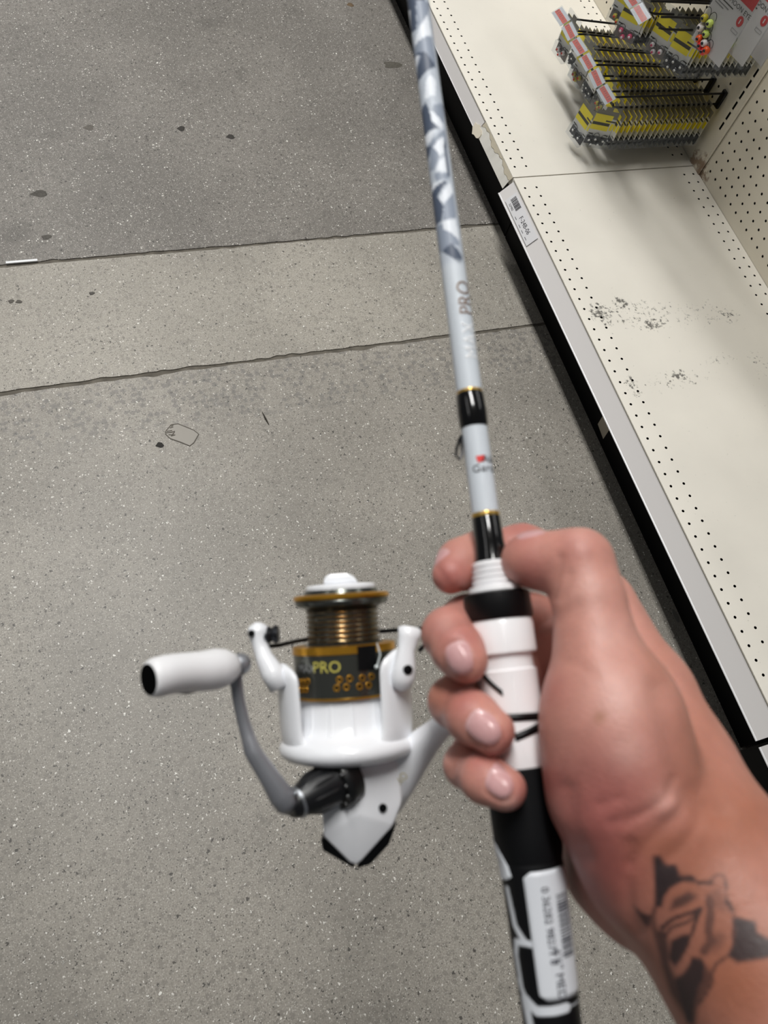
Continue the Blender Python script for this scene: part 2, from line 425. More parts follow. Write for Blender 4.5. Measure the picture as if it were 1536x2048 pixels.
# ---- store shelving (gondola)
def paint(name, rgb, scuff=False, rust=False):
    m = mat(name, rgb, 0.5, noise=(6, 0.05)); nt = m.node_tree; L = nt.links.new; N = nt.nodes.new; b = nt.nodes['Principled BSDF']
    tc = N('ShaderNodeTexCoord'); sx = N('ShaderNodeSeparateXYZ'); L(tc.outputs['Object'], sx.inputs[0])
    src = b.inputs['Base Color'].links[0].from_socket
    def mathn(op, a, c=0.0):
        n = N('ShaderNodeMath'); n.operation = op
        for i, q in enumerate((a, c)):
            if hasattr(q, 'links'): L(q, n.inputs[i])
            else: n.inputs[i].default_value = q
        return n.outputs[0]
    def mr(v, a, c, d, e):
        n = N('ShaderNodeMapRange'); n.interpolation_type = 'SMOOTHSTEP'
        for k, q in zip(('From Min','From Max','To Min','To Max'), (a, c, d, e)): n.inputs[k].default_value = q
        L(v, n.inputs['Value']); return n.outputs['Result']
    def noise(sc, det, st=None):
        n = N('ShaderNodeTexNoise'); n.inputs['Scale'].default_value = sc; n.inputs['Detail'].default_value = det; n.inputs['Roughness'].default_value = 0.65
        if st:
            mp = N('ShaderNodeMapping'); mp.inputs['Scale'].default_value = st; L(tc.outputs['Object'], mp.inputs[0]); L(mp.outputs[0], n.inputs['Vector'])
        else: L(tc.outputs['Object'], n.inputs['Vector'])
        return n.outputs['Fac']
    def blob(x, y, rx, ry):
        a = mathn('DIVIDE', mathn('SUBTRACT', sx.outputs[0], x*U), rx*U); c = mathn('DIVIDE', mathn('SUBTRACT', sx.outputs[1], y*U), ry*U)
        return mr(mathn('ADD', mathn('MULTIPLY', a, a), mathn('MULTIPLY', c, c)), 0.0, 1.0, 1.0, 0.0)
    if scuff:
        mask = None
        for x, y, rx, ry, wgt in ((1.3,-13.6,1.5,1.7,1),(3.4,-12.8,1.1,1.1,.9),(5.4,-15.2,1.6,1.1,1),(4.5,-14.2,5.5,2.2,.62),(12.6,-15.4,1.6,1.1,.75),(9.5,-14.8,5,1.8,.5),
                                  (1.0,-20.4,.9,1.6,.85),(5.3,-20.2,1.0,1.0,.95),(4.5,-20.6,5,1.3,.5),(9.5,-19.5,3,1.0,.5),(13,-20.5,2,2,.45)):
            bl = mathn('MULTIPLY', blob(x, y, rx, ry), wgt); mask = bl if mask is None else mathn('MAXIMUM', mask, bl)
        nz = noise(120, 10)
        f = mr(mathn('ADD', nz, mathn('MULTIPLY', mask, 0.22)), 0.66, 0.80, 0.0, 0.85)
        f2 = mr(noise(55, 6, (1.0, 0.25, 1)), 0.74, 0.80, 0, 0.25)
        f = mathn('MAXIMUM', f, f2)
        n = N('ShaderNodeMix'); n.data_type = 'RGBA'; L(f, n.inputs['Factor']); L(src, n.inputs['A']); n.inputs['B'].default_value = lin((60, 58, 55))+(1,); src = n.outputs['Result']
    if rust:
        # rust blooming where the upright meets the deck
        a = mathn('DIVIDE', mathn('SUBTRACT', sx.outputs[1], 0.6*U), 2.6*U); c = mathn('DIVIDE', mathn('SUBTRACT', sx.outputs[2], (DECK+0.2)*U), 2.4*U)
        msk = mr(mathn('ADD', mathn('MULTIPLY', a, a), mathn('MULTIPLY', c, c)), 0, 1, 1, 0)
        f = mr(mathn('ADD', noise(60, 7), mathn('MULTIPLY', msk, 0.33)), 0.68, 0.86, 0, 0.8)
        n = N('ShaderNodeMix'); n.data_type = 'RGBA'; L(f, n.inputs['Factor']); L(src, n.inputs['A']); n.inputs['B'].default_value = lin((122, 88, 58))+(1,); src = n.outputs['Result']
    L(src, b.inputs['Base Color']); return m
CREAM = paint('cream_enamel_deck', (238, 234, 224), scuff=True)
CREAMW = paint('cream_enamel_back', (222, 215, 198), rust=True)
BLACK = mat('black_kick_enamel', (8, 8, 9), 0.6, spec=.15)
DARKHOLE = mat('hole_edge', (24, 22, 19), 0.9, spec=.1)
XW = 17.93
def deck(name, y0, y1, off, label, back_off, kx=1.1):
    """deck shelf between y0 (near) and y1 (far), inches"""
    root = empty(name, Wd(8, (y0+y1)/2, -DECK), label, 'shelf')
    mb = MB(); T = lambda u, v, w_: Wd(u, v, w_)
    def strip(uc, hu, o):
        ks = [k for k in range(-120, 120) if y0+0.6 < o+k < y1-0.6]
        a = o+ks[0]-.5; b = o+ks[-1]+.5
        plate(mb, T, 0, 0, 0, 0, [(uc, o+k, hu, .5) for k in ks], ring8(.11), .10, 0, 1)
        quad(mb, T, uc-hu, uc+hu, y0, a); quad(mb, T, uc-hu, uc+hu, b, y1)
    quad(mb, T, -.62, -.5, y0, y1)
    strip(0, .5, off); quad(mb, T, .5, .6, y0, y1); strip(1.1, .5, off); quad(mb, T, 1.6, 15.85, y0, y1)
    strip(16.35, .5, back_off); strip(17.34, .49, back_off); quad(mb, T, 17.83, 17.90, y0, y1)
    # turned-down edges and underside
    mb.box(Wd(-.62, y0, -.9), Wd(-.58, y1, -.001)); mb.box(Wd(-.6, y0, -.9), Wd(17.9, y0+.04, -.001)); mb.box(Wd(-.6, y1-.04, -.9), Wd(17.9, y1, -.001))
    mb.box(Wd(-.55, y0+.05, -.95), Wd(17.9, y1-.05, -.9), 2)
    mb.build('deck_panel', [CREAM, DARKHOLE, BLACK], root)
    k = MB(); k.box(Wd(kx, y0+.02, -DECK+.01), Wd(kx+.1, y1-.02, -.96)); k.build('kick_plate', BLACK, root)
    return root
near = deck('deck_shelf', -46.7, 1.2, 0.0, 'empty cream deck shelf with black scuff marks and perforated edges', 0.26)
far = deck('deck_shelf', 1.32, 49.2, 2.5, 'cream deck shelf underneath the hanging tackle packs', 2.76)
third = deck('deck_shelf', -94.7, -46.82, 0.4, 'cream deck shelf at the lower right corner beyond the empty one', 0.3, -.9)

# back panel with peg holes
back = empty('pegboard_back_panel', Wd(XW, 0, -DECK), 'cream pegboard back panel of the store shelving', 'pegboard')
def pegboard(y0, y1, oy):
    mb = MB(); T = lambda u, v, w_: Wd(XW - w_*1.0, u, v) if w_ == 0 else Wd(XW - w_, u, v)
    ks = [k for k in range(-120, 120) if y0+.5 <= oy+k <= y1-.5]; js = range(0, 26)
    plate(mb, T, 0, 0, 0, 0, [(oy+k, 1.143+j, .5, .5) for k in ks for j in js], ring8(.12), .16, 0, 1)
    a, b = oy+ks[0]-.5, oy+ks[-1]+.5
    quad(mb, T, y0, a, .643, 26.643); quad(mb, T, b, y1, .643, 26.643); quad(mb, T, y0, y1, -1.0, .643)
    mb.build('peg_panel', [CREAMW, DARKHOLE], back)
pegboard(-46.6, 0.02, -.735); pegboard(2.18, 49.0, 2.8); pegboard(-94.6, -48.9, -50.4)
mb = MB(); mb.box(Wd(XW+.4, -95, -DECK), Wd(XW+.5, 50, 28)); mb.build('backing_sheet', mat('backing_dark', (40, 38, 35), 0.8), back)
# slotted upright between the panels
up = empty('slotted_upright', Wd(XW, 1.1, -DECK), 'slotted steel upright with rust at its foot between the pegboard panels', 'post')
mb = MB(); XU = XW-.12; T = lambda u, v, w_: Wd(XU - w_, u, v)
rect8 = [(.11,0),(.11,.36),(0,.36),(-.11,.36),(-.11,0),(-.11,-.36),(0,-.36),(.11,-.36)]
plate(mb, T, 0, 0, 0, 0, [(0.95, 4.5+j, .25, .5) for j in range(23)], rect8, .12, 0, 1)
quad(mb, T, .7, 1.2, -1, 4.0); quad(mb, T, .14, .7, -1, 27); quad(mb, T, 1.2, 2.06, -1, 27)
mb.box(Wd(XU, .10, -1), Wd(XW+.2, .14, 27)); mb.box(Wd(XU, 2.06, -1), Wd(XW+.2, 2.10, 27)); mb.box(Wd(XU+.04,-.06,-1), Wd(XW+.2,-.02,27)); mb.box(Wd(XU-.03, .28, -1), Wd(XU+.02, .33, 27))
mb.build('post_face', [CREAMW, DARKHOLE], up)

# unseen bars added above the deck to throw the soft stripes on the empty shelf
hb = empty('stripe_shadow_bar', Wd(2, -12, 30), 'unseen rack of three flat bars, added above the empty deck shelf to cast stripes', 'shadow bar')
for ob, hw_ in ((-3.6, .55), (-1.6, .35), (.6, .55)):
    mb = MB(); mb.prism([(-hw_*U, -.1*U), (hw_*U, -.1*U), (hw_*U, .1*U), (-hw_*U, .1*U)], Wd(ob, 14, 30), (1, 0, 0), (0, 0, 1), (10.0*U, -54*U, 0), 1.0); mb.build('bar', mat('bar_enamel', (200, 196, 184), .5), hb)
for yb, xb in ((1.1, -1.5), (-40.0, 6.0)):
    mb = MB(); mb.box(Wd(xb, yb-.1, 29.3), Wd(XW-.15, yb+.1, 29.9)); mb.build('bracket', MATS['bar_enamel'], hb)

pu = empty('slotted_upright', Wd(XW, -47.8, -DECK), 'slotted steel upright at the near end of the empty shelf', 'post')
mb = MB(); plate(mb, T, 0, 0, 0, 0, [(-47.75, 4.5+j, .25, .5) for j in range(23)], rect8, .12, 0, 1)
quad(mb, T, -48.0, -47.5, -1, 4.0); quad(mb, T, -48.8, -48.0, -1, 27); quad(mb, T, -47.5, -46.7, -1, 27); mb.build('post_face', [CREAMW, DARKHOLE], pu)

# price rails
RAIL = mat('price_rail_plastic', (226, 223, 221), 0.4, coat=.1); RAILEDGE = mat('rail_lip', (238, 238, 240), 0.3)
def rail(name, y0, y1, prof, label, lip):
    root = empty(name, Wd(prof[0][0], (y0+y1)/2, prof[0][1]), label, 'price rail')
    mb = MB(); n = len(prof)
    vs = [Wd(x, y0, z) for x, z in prof]+[Wd(x, y1, z) for x, z in prof]
    mb.add(vs, [(i, i+1, n+i+1, n+i) for i in range(n-1)])
    o = mb.build('channel', RAIL, root); sd = o.modifiers.new('thick', 'SOLIDIFY'); sd.thickness = .05*U
    x, z = prof[-1]; l = MB(); l.tube([Wd(x, y0, z), Wd(x, y1, z)], lip*U, 8); l.build('lip', RAILEDGE, root, smooth=True)
    x, z = prof[0]; l = MB(); l.box(Wd(x-.06, y0, z-.06), Wd(x, y1, z)); l.build('top_bead', mat('rail_grey_bead', (150, 145, 134), .6), root)  # narrow bead along the rail's top edge, greyer than the channel
    return root
NR = [(-.63, -.02), (-.72, -.2), (-1.58, -1.18), (-1.66, -1.3)]
near_rail = rail('price_rail', -46.6, .95, NR, 'long sloping price rail on the front edge of the empty shelf', .07)
FR = [(-.63, -.02), (-.70, -.2), (-1.14, -1.12), (-1.18, -1.2)]
far_rail = rail('price_rail', 8.2, 49, FR, 'grey price rail below the tackle display, far end', .035)
tr = rail('price_rail', -94, -47.0, NR, 'short stretch of price rail at the right edge beyond the empty shelf', .07)
# bare torn stretch of liner nearest the joint
liner = empty('torn_rail_liner', Wd(-.9, 4.8, -1.2), 'torn white rail liner with a wavy edge beside the shelf joint', 'liner')
mb = MB(); n = 40; vs = []
for i in range(n+1):
    y = 1.35+(8.1-1.35)*i/n; wv = .22+.16*math.sin(i*.33)+.06*math.sin(i*1.3)
    vs += [Wd(-.66-.0*wv, y, -.04), Wd(-.72-wv*.55, y, -.2-wv*.75), Wd(-1.18, y, -1.2)]
mb.add(vs, [(3*i+k, 3*i+3+k, 3*i+4+k, 3*i+1+k) for i in range(n) for k in (1,)])
o = mb.build('liner_strip', mat('white_liner', (232, 230, 222), .5), liner); o.modifiers.new('t', 'SOLIDIFY').thickness = .0012
mb = MB(); mb.add([(v[0]+.0016, v[1], v[2]+.0004) for v in vs], [(3*i, 3*i+3, 3*i+4, 3*i+1) for i in range(n)])
o = mb.build('bare_channel', mat('bare_channel', (196, 188, 168), .6), liner); o.modifiers.new('t', 'SOLIDIFY').thickness = .0008
st = MB(); r8 = random.Random(3)
poly = [(math.cos(a)*(.62+.3*r8.random()), math.sin(a)*(.36+.22*r8.random())) for a in [i*math.tau/14 for i in range(14)]]
st.prism(poly, Wd(-1.12, 8.2, -1.0), Vector((0, U, 0)), Vector((-.47*U, 0, -.88*U)), Vector((-.88, 0, .47)), .0022)
tag(st.build('torn_sticker', mat('torn_paper', (228, 220, 202), .8)), 'scrap of torn paper sticker on the rail edge', 'sticker')

# rail label F-24B-06
lab = empty('shelf_label', Wd(-1.15, -2.7, -.7), 'white shelf label with a barcode and the code F-24B-06', 'label')
sl = Vector((NR[2][0]-NR[1][0], 0, NR[2][1]-NR[1][1])).normalized(); nl = Vector((sl.z, 0, -sl.x)); nl = nl if nl.x < 0 else -nl
LO = Wd(-1.15, -2.75, -.69) + nl*.0022; LX = Vector((0, -1, 0)); LY = -sl       # reads toward the camera end
mb = MB(); hw, hh = 2.55*U, .56*U
mb.prism([(-hw,-hh),(hw,-hh),(hw,hh),(-hw,hh)], LO, LX, LY, nl, .0006); mb.build('paper', mat('label_paper', (226, 226, 228), .5), lab)
INK = mat('label_ink', (45, 46, 52), .7)
mb = MB(); x = -2.25*U; r8 = random.Random(11)
while x < -.95*U:
    wv = r8.choice((.03, .05, .08))*U; mb.prism([(x, -.12*U), (x+wv, -.12*U), (x+wv, .42*U), (x, .42*U)], LO+nl*.0007, LX, LY, nl, .0002); x += wv+r8.choice((.03, .05))*U
mb.build('barcode', INK, lab)
fl = lambda ox, oy: (lambda x, y: LO + LX*(x+ox*U) + LY*(y+oy*U) + nl*.0009)
lettering(lab, 'F-24B-06', .52*U, fl(.75, .02), INK); lettering(lab, '527902', .26*U, fl(-1.6, -.33), INK)
mb = MB()
for a in (-.55, .35, .95, 1.7): mb.prism([(a*U, -.40*U), ((a+.35)*U, -.40*U), ((a+.35)*U, -.36*U), (a*U, -.36*U)], LO+nl*.0007, LX, LY, nl, .0002)
mb.build('underline', INK, lab)
# beige sticker on the kick plate
mb = MB(); mb.prism([(-19.85,-4.67),(-20.01,-6.14),(-21.35,-6.32),(-21.2,-4.79)], Wd(1.09, 0, 0), (0, U, 0), (0, 0, U), (-1, 0, 0), .0006)
tag(mb.build('blank_sticker', mat('beige_sticker', (176, 168, 152), .7)), 'blank beige sticker on the black kick plate', 'sticker')

# ================================================================== TACKLE DISPLAY
HOOK = mat('black_hook_wire', (18, 18, 20), 0.4, metal=.3)
WHITEP = mat('white_card', (214, 213, 208), .55); YEL = mat('yellow_card', (244, 226, 24), .5); DKP = mat('dark_print', (52, 50, 40), .6)
CLEAR = clear_mat('clear_plastic', (205, 210, 214), .09); CLEAR2 = clear_mat('clear_shell', (200, 204, 206), .07)
TAGW = mat('tag_white', (226, 228, 230), .4); ORANGE = mat('tag_orange', (240, 78, 24), .5); TAGC = clear_mat('tag_holder', (220, 226, 232), .10, .08)
JBLK = mat('jig_black', (16, 17, 26), .25, coat=.5); EYEW = mat('jig_eye_white', (235, 235, 232), .4); PINK = mat('jig_pink', (214, 70, 112), .35); JWHITE = mat('jig_white', (236, 228, 228), .35)
CHART = mat('jig_chartreuse', (206, 226, 110), .4); JOR = mat('jig_orange', (236, 92, 40), .4); JRED = mat('jig_red', (224, 44, 50), .4); REDP = mat('red_header', (196, 36, 34), .5); OLIVE = mat('jig_olive', (190, 176, 50), .4); REDD = mat('red_dot', (200, 50, 30), .5)
ORD = ['first', 'second', 'third', 'fourth', 'fifth', 'sixth', 'seventh', 'eighth', 'ninth', 'tenth', 'eleventh', 'twelfth', 'thirteenth', 'fourteenth', 'fifteenth', 'sixteenth', 'seventeenth', 'eighteenth', 'nineteenth', 'twentieth']
hook_words = ['nearest', 'second', 'third', 'fourth', 'fifth', 'sixth']
def hook(y, zp, zl, tilt, label, xt=6.9, tagged=True):
    root = empty('peg_hook', Wd(XW, y, zp), label, 'hook', 'black peg hooks of the tackle display')
    def wire(name, z, x0, bend):
        mb = MB(); pts = [Wd(XW+.1, y, z-tilt), Wd(XW-.4, y, z-tilt), Wd(x0+.5, y, z), Wd(x0, y, z+bend*.15), Wd(x0-.12, y, z+bend*.5)]
        mb.tube(pts, .085*U, 8); mb.build(name, HOOK, root, smooth=True)
    wire('product_wire', zp, xt+.2, .8); wire('label_wire', zl, xt, 0)
    mb = MB(); mb.box(Wd(XW-.3, y-.28, zp-tilt-.35), Wd(XW-.05, y+.28, zl-tilt+.25)); mb.build('bracket', HOOK, root, bevel=.002)
    return root
def price_tag(y, zl, xt, label, lift=0, n=1):
    ex = Vector((0, -1, 0)); dn = Vector((-.80, 0, -.60)); nn = Vector((-.60, 0, .80))
    O = Wd(xt-.75, y, zl+lift); ex = Vector((random.Random(int(y*37)).uniform(-.07, .07), -1, random.Random(int(y*91)).uniform(-.05, .05))).normalized()
    root = empty('price_tag', O, label, 'price tag', 'orange and white hook price tags')
    def sl(name, w, a, b, h0, h1, m):
        mb = MB(); mb.prism([(-w*U, a*U), (w*U, a*U), (w*U, b*U), (-w*U, b*U)], O+nn*h0, ex, dn, nn, h1); return mb.build(name, m, root)
    sl('card', .86, -.46, .46, 0, .0008, TAGW); sl('orange_band', .82, -.20, .22, .0009, .0002, ORANGE)
    sl('holder', .90, -.52, .52, .0016, .0012, TAGC)
    mb = MB(); r = random.Random(int(y*100)); x = -.75
    while x < .66:
        wv = r.uniform(.05, .12); mb.prism([(x*U, -.12*U), ((x+wv)*U, -.12*U), ((x+wv)*U, r.uniform(.02, .16)*U), (x*U, .1*U)], O+nn*.0012, ex, dn, nn, .0001); x += wv+r.uniform(.10, .2)
    mb.build('printed_line', mat('tag_print', (176, 58, 30), .6), root)
    return root

def pack_meshes():
    """local axes: x out of the wall negative = front; y width; z up, z=0 at the hook wire"""
    q = lambda x, y, z: Vector((x*U, y*U, z*U))
    mb = MB()
    mb.box(q(-.02, -.95, -2.5), q(.02, .95, -2.05), 0); mb.box(q(-.018, -.95, -2.05), q(.018, .95, -.1), 3)                        # white backing card
    mb.box(q(-.030, -.95, -2.5), q(-.021, .95, -.75), 0); mb.box(q(-.035, -.58, -1.92), q(-.031, .95, -.45), 1); mb.box(q(-.035, -.92, -1.80), q(-.031, -.66, -1.15), 1); mb.box(q(-.018, -.3, -.1), q(.018, .3, .25), 3)                   # yellow print
    mb.box(q(-.042, -.55, -1.45), q(-.036, .93, -1.18), 2); mb.box(q(-.042, -.95, -1.05), q(-.036, -.1, -.92), 2)
    mb.box(q(-.042, -.9, -2.36), q(-.036, -.55, -2.28), 2); mb.box(q(-.042, .45, -2.36), q(-.036, .85, -2.28), 2)
    mb.box(q(.019, -.95, -2.12), q(.03, .95, -.1), 1)
    card = mb.mesh('card', [WHITEP, YEL, DKP, mat('smoky_card_back', (120, 117, 106), .5)])
    b = MB(); b.box(q(-.30, -.93, -3.45), q(.16, .93, -2.42)); blister = b.mesh('blister', CLEAR)
    b = MB(); b.box(q(-.06, -1.0, -2.5), q(.06, 1.0, .35)); shell = b.mesh('shell', CLEAR2)
    j = MB()
    for y, z in ((-.6, -2.75), (.05, -2.7), (.6, -2.8), (-.35, -3.15), (.35, -3.2)):
        j.ball(q(-.07, y, z), .22*U, 10, 0); j.ball(q(-.25, y, z), .085*U, 8, 1)
    j.box(q(.05, -.85, -3.38), q(.11, .85, -2.5), 0)
    jigs = j.mesh('jig_heads', [JBLK, EYEW])
    return card, blister, shell, jigs
CARD, BLIS, SHELL, JIGS = pack_meshes()
WCARD = CARD.copy(); WCARD.materials[1] = WHITEP
def pack(x, y, z, yaw, label, group, front=None, tilt=0.0):
    root = empty('jig_pack', Wd(x, y, z), label, 'tackle pack', group, rot=(tilt, 0, yaw))
    for nm, me in (('card', CARD), ('blister', BLIS)) + ((('shell', SHELL),) if front else ()):
        o = link(nm, me, None); o.parent = root
    if front is None:
        o = link('jig_heads', JIGS, None); o.parent = root
    else:
        head, eye, dots = front
        mb = MB(); mb.box((.05*U, -.85*U, -3.38*U), (.11*U, .85*U, -2.5*U)); t = mb.build('tray', mat('tray_'+head.name, {'jig_black': (20, 21, 32)}.get(head.name, (120, 112, 108)), .4)); t.parent = root
        for yy, zz in dots:
            mb = MB(); mb.ball((-.06*U, yy*U, zz*U), .2*U, 14, 0); mb.ball((-.235*U, yy*U, zz*U), .1*U, 10, 1); mb.ball((-.32*U, yy*U, zz*U), .035*U, 6, 2)
            j = mb.build('jig_head', [head, eye, JBLK], None, smooth=True, angle=False); j.parent = root
            mb = MB(); pts = [Vector((-.1*U, (yy+.25*math.cos(a))*U, (zz+.2+.3*math.sin(a))*U)) for a in (i*.35 for i in range(11))]
            mb.tube(pts, .022*U, 6); h = mb.build('hook', mat('jig_hook', (40, 40, 44), .3, metal=.8)); h.parent = root
    return root
D5 = ((-.6, -2.75), (.1, -2.68), (.62, -2.85), (-.3, -3.15), (.3, -3.22)); D2 = ((-.4, -2.8), (.35, -2.95), (.0, -3.2)); D3 = ((-.45, -2.85), (.4, -2.75), (.1, -3.15))
ZP, ZL = 5.35, 6.35
fronts = [(JBLK, EYEW, D5), None, (OLIVE, REDD, D2), None, (JWHITE, PINK, D3), None]
counts = [19, 18, 17, 16, 14, 12]
for k in range(6):
    y = 2.65+1.95*k; tl = (0, .15, .45, .7, .9, 1.0)[k]
    hook(y, ZP, ZL, tl, 'black wire hook, %s in the lower row counted from the slotted post' % hook_words[k])
    if k < 5 or True:
        price_tag(y+.35, ZL, 6.9, 'orange and white price tag on the %s lower hook from the slotted post' % hook_words[k])
    x0 = (7.5, 9.0, 9.3, 9.0, 8.8, 9.2)[k]
    for i in range(counts[k]):
        x = x0+(.52 if k == 0 else (.54, .57, .62, .68, .72)[k-1])*i
        if x > 17.4: break
        if i == 0:
            yaw = 1.25 if k == 0 else random.uniform(-.05, .15)
            pack(x-(.75 if k == 0 else .25), y-(.25 if k == 0 else 0), ZP, yaw, 'front pack on the %s lower hook%s' % (hook_words[k], ' with black jig heads under a yellow card' if k == 0 else ' from the slotted post'), 'front jig packs of the lower row', fronts[k])
        else:
            pack(x, y, ZP-tl*(x-7)/11, random.uniform(-.05, .05), 'yellow carded jig pack, %s from the front, on the %s lower hook from the post' % (ORD[i], hook_words[k]), 'jig packs on the %s lower hook' % hook_words[k])
# loose packs turned out at the very front of the lower hooks
pack(6.0, 3.7, ZP-.7, .25, 'clear pack turned edge-on at the very front of the nearest lower hook', 'front jig packs of the lower row', (JBLK, EYEW, D3), .1)
pack(6.9, 8.35, 6.9, .1, 'small pack with yellow red-eyed jig heads hanging in front of the orange tags', 'front jig packs of the lower row', (OLIVE, REDD, D2))
pack(6.7, 11.6, 6.9, .1, 'small pack with red and blue bits behind the uppermost orange tag', 'front jig packs of the lower row', (JWHITE, REDD, D2))
# upper row
for k, (y, n, x0, lab_, fr) in enumerate(((1.95, 13, 10.4, 'black jig heads under a big yellow card', (JBLK, EYEW, D5)), (3.75, 5, 9.6, 'white and pink jig heads in a clear blister', (JWHITE, PINK, D3)), (5.6, 4, 7.6, 'pink jig heads behind the front price tag', (PINK, JWHITE, D3)), (7.6, 4, 8.0, 'yellow and red jig head in a clear blister', (OLIVE, REDD, D2)))):
    hook(y, 12.55, 13.5, .3, 'black wire hook, %s in the upper row counted from the slotted post' % hook_words[k])
    for i in range(n):
        x = x0+.55*i
        if i == 0: pack(x-.2, y, 12.6, (.6, .5, .7, .5)[k], 'upper pack with '+lab_, 'front jig packs of the upper row', fr)
        else: pack(x, y, 12.55, random.uniform(-.06, .06), 'carded jig pack, %s from the front, on the %s upper hook from the post' % (ORD[i], hook_words[k]), 'jig packs on the %s upper hook' % hook_words[k])
price_tag(2.3, 13.5, 5.9, 'orange and white price tag on the upper row, nearer the post'); price_tag(4.15, 13.5, 5.9, 'orange and white price tag on the upper row, farther from the post'); price_tag(6.1, 13.5, 5.9, 'orange and white price tag at the top edge of the upper row')
for k in range(4):        # the row above, just out of the picture, keeps the display in shade
    y = 2.6+2.1*k
    hook(y, 19.6, 20.5, .3, 'black wire hook, %s in the top row counted from the slotted post' % hook_words[k])
    for i in range(7): pack(8.4+1.2*i, y, 19.6, random.uniform(-.06, .06), 'carded jig pack, %s from the front, on the %s top-row hook' % (ORD[i], hook_words[k]), 'jig packs on the %s top hook' % hook_words[k])
# big white packs with red headers
def neon(x, y, z, yaw, label, balls):
    root = empty('neon_jig_pack', Wd(x, y, z), label, 'tackle pack', 'white neon jig packs with red headers', rot=(0, 0, yaw))
    q = lambda a, b, c: Vector((a*U, b*U, c*U))
    def part(nm, lo, hi, m, bev=0):
        mb = MB(); mb.box(q(*lo), q(*hi)); o = mb.build(nm, m, None, bevel=bev); o.parent = root; return o
    part('card', (-.02, -1.6, -5.0), (.02, 1.6, .6), mat('neon_card', (206, 203, 200), .5)); part('red_header', (-.03, -1.6, -1.0), (-.021, 1.6, -.15), REDP)
    part('sleeve', (-.10, -1.7, -5.25), (.06, 1.7, .6), CLEAR, .004)
    fnm = lambda ox, oz: (lambda tx, ty: Vector((-.034*U, -(tx+ox*U), ty+oz*U)))
    o = lettering(None, 'NEON MOON EYE', .42*U, fnm(.0, -1.38), DKP); o.parent = root
    part('rule', (-.035, -.2, -1.75), (-.03, 1.5, -1.68), DKP); part('small_print', (-.035, .1, -1.97), (-.03, 1.4, -1.91), mat('grey_print', (120, 118, 116), .6)); part('small_print', (-.035, .5, -2.15), (-.03, 1.4, -2.09), MATS['grey_print'])
    mb = MB(); mb.prism([(.28*math.cos(a), .34*math.sin(a)) for a in [i*math.tau/16 for i in range(16)]], q(-.036, -1.15, -1.95), (0, U, 0), (0, 0, U), (1, 0, 0), .0002); o = mb.build('red_badge', REDP); o.parent = root
    mb = MB(); mb.box(q(-.042, -1.19, -2.1), q(-.037, -1.11, -1.8)); o = mb.build('badge_mark', WHITEP); o.parent = root
    mb = MB()
    for a, b, c, d in ((-1.45, -2.55, -.85, -2.53), (-1.45, -2.75, -.85, -2.73), (-1.45, -2.75, -1.43, -2.53), (-.87, -2.75, -.85, -2.53)): mb.box(q(-.04, a, b), q(-.036, c, d))
    o = mb.build('outline_mark', MATS['grey_print']); o.parent = root
    for yy, zz, m in balls:
        mb = MB(); mb.ball(q(-.22, yy, zz), .27*U, 14, 0); mb.ball(q(-.43, yy, zz), .13*U, 8, 1); j = mb.build('jig_head', [m, JBLK], None, smooth=True, angle=False); j.parent = root
        mb = MB(); mb.tube([q(-.2, yy-.3*math.cos(a), zz+.35+.4*math.sin(a)) for a in (i*.4 for i in range(11))], .02*U, 6); h = mb.build('hook', MATS['jig_hook']); h.parent = root
    return root
neon(8.0, -2.6, 18.9, .22, 'big white pack with red header and a cluster of neon jig balls, frontmost', ((1.35, -3.3, OLIVE), (.75, -3.3, CHART), (1.25, -3.9, JWHITE), (.6, -3.95, CHART), (.9, -4.5, JOR), (.35, -4.45, JWHITE), (.5, -4.75, JRED), (-.1, -4.7, JOR), (.1, -4.9, JRED)))
neon(9.9, -2.7, 19.0, .24, 'white pack with red header and one chartreuse jig ball, second', ((.1, -4.4, CHART), (.3, -4.75, JOR)))
neon(11.6, -2.7, 19.0, .2, 'white pack with red header and a pink tail, third', ((.2, -4.5, PINK),))
neon(13.2, -2.7, 19.0, .25, 'white pack with red header and an orange jig ball, rearmost', ((-.3, -4.2, JOR),))
hook(-2.6, 19.0, 20.0, .2, 'black wire hook that carries the big white packs', 7.4)

# ================================================================== FLOOR BITS
r8 = random.Random(5)
mb = MB(); mb.box((-41.75*U, 3.02*U, .0003), (-39.44*U, 3.22*U, .0035)); tag(mb.build('plastic_strip', mat('strip_white', (240, 242, 244), .35)), 'short white plastic strip lying in the floor joint', 'strip')
def spot(x, y, rx, ry, label, rgb=(58, 55, 51)):
    mb = MB(); n = 18; a0 = r8.random()*6
    pts = [(x*U+rx*U*math.cos(a)*(1+.25*math.sin(3*a+a0)+.12*r8.random()), y*U+ry*U*math.sin(a)*(1+.2*math.sin(2*a+a0))) for a in [i*math.tau/n for i in range(n)]]
    mb.add([(px, py, .0002) for px, py in pts]+[(x*U+(px-x*U)*.7, y*U+(py-y*U)*.7, .0013) for px, py in pts]+[(x*U, y*U, .0015)],
           [(i, (i+1)%n, n+(i+1)%n, n+i) for i in range(n)]+[(n+i, n+(i+1)%n, 2*n) for i in range(n)])
    tag(mb.build('gum_spot', mat('gum_%d' % rgb[0], rgb, .8, noise=(300, .3)), smooth=True), label, 'gum spot', 'dark gum spots on the floor')
spot(-33.3, -15.15, .26, .22, 'dark gum spot beside the torn tape outline', (48, 46, 43))
spot(-25.5, 17.2, .32, .3, 'round dark gum spot on the far slab'); spot(-21.3, 15.9, .35, .28, 'ragged dark spot right of the round one on the far slab')
spot(-41.8, -.66, .2, .2, 'left of a pair of dark spots on the middle strip', (96, 92, 86)); spot(-41.25, -.75, .22, .18, 'right of a pair of dark spots on the middle strip', (96, 92, 86))
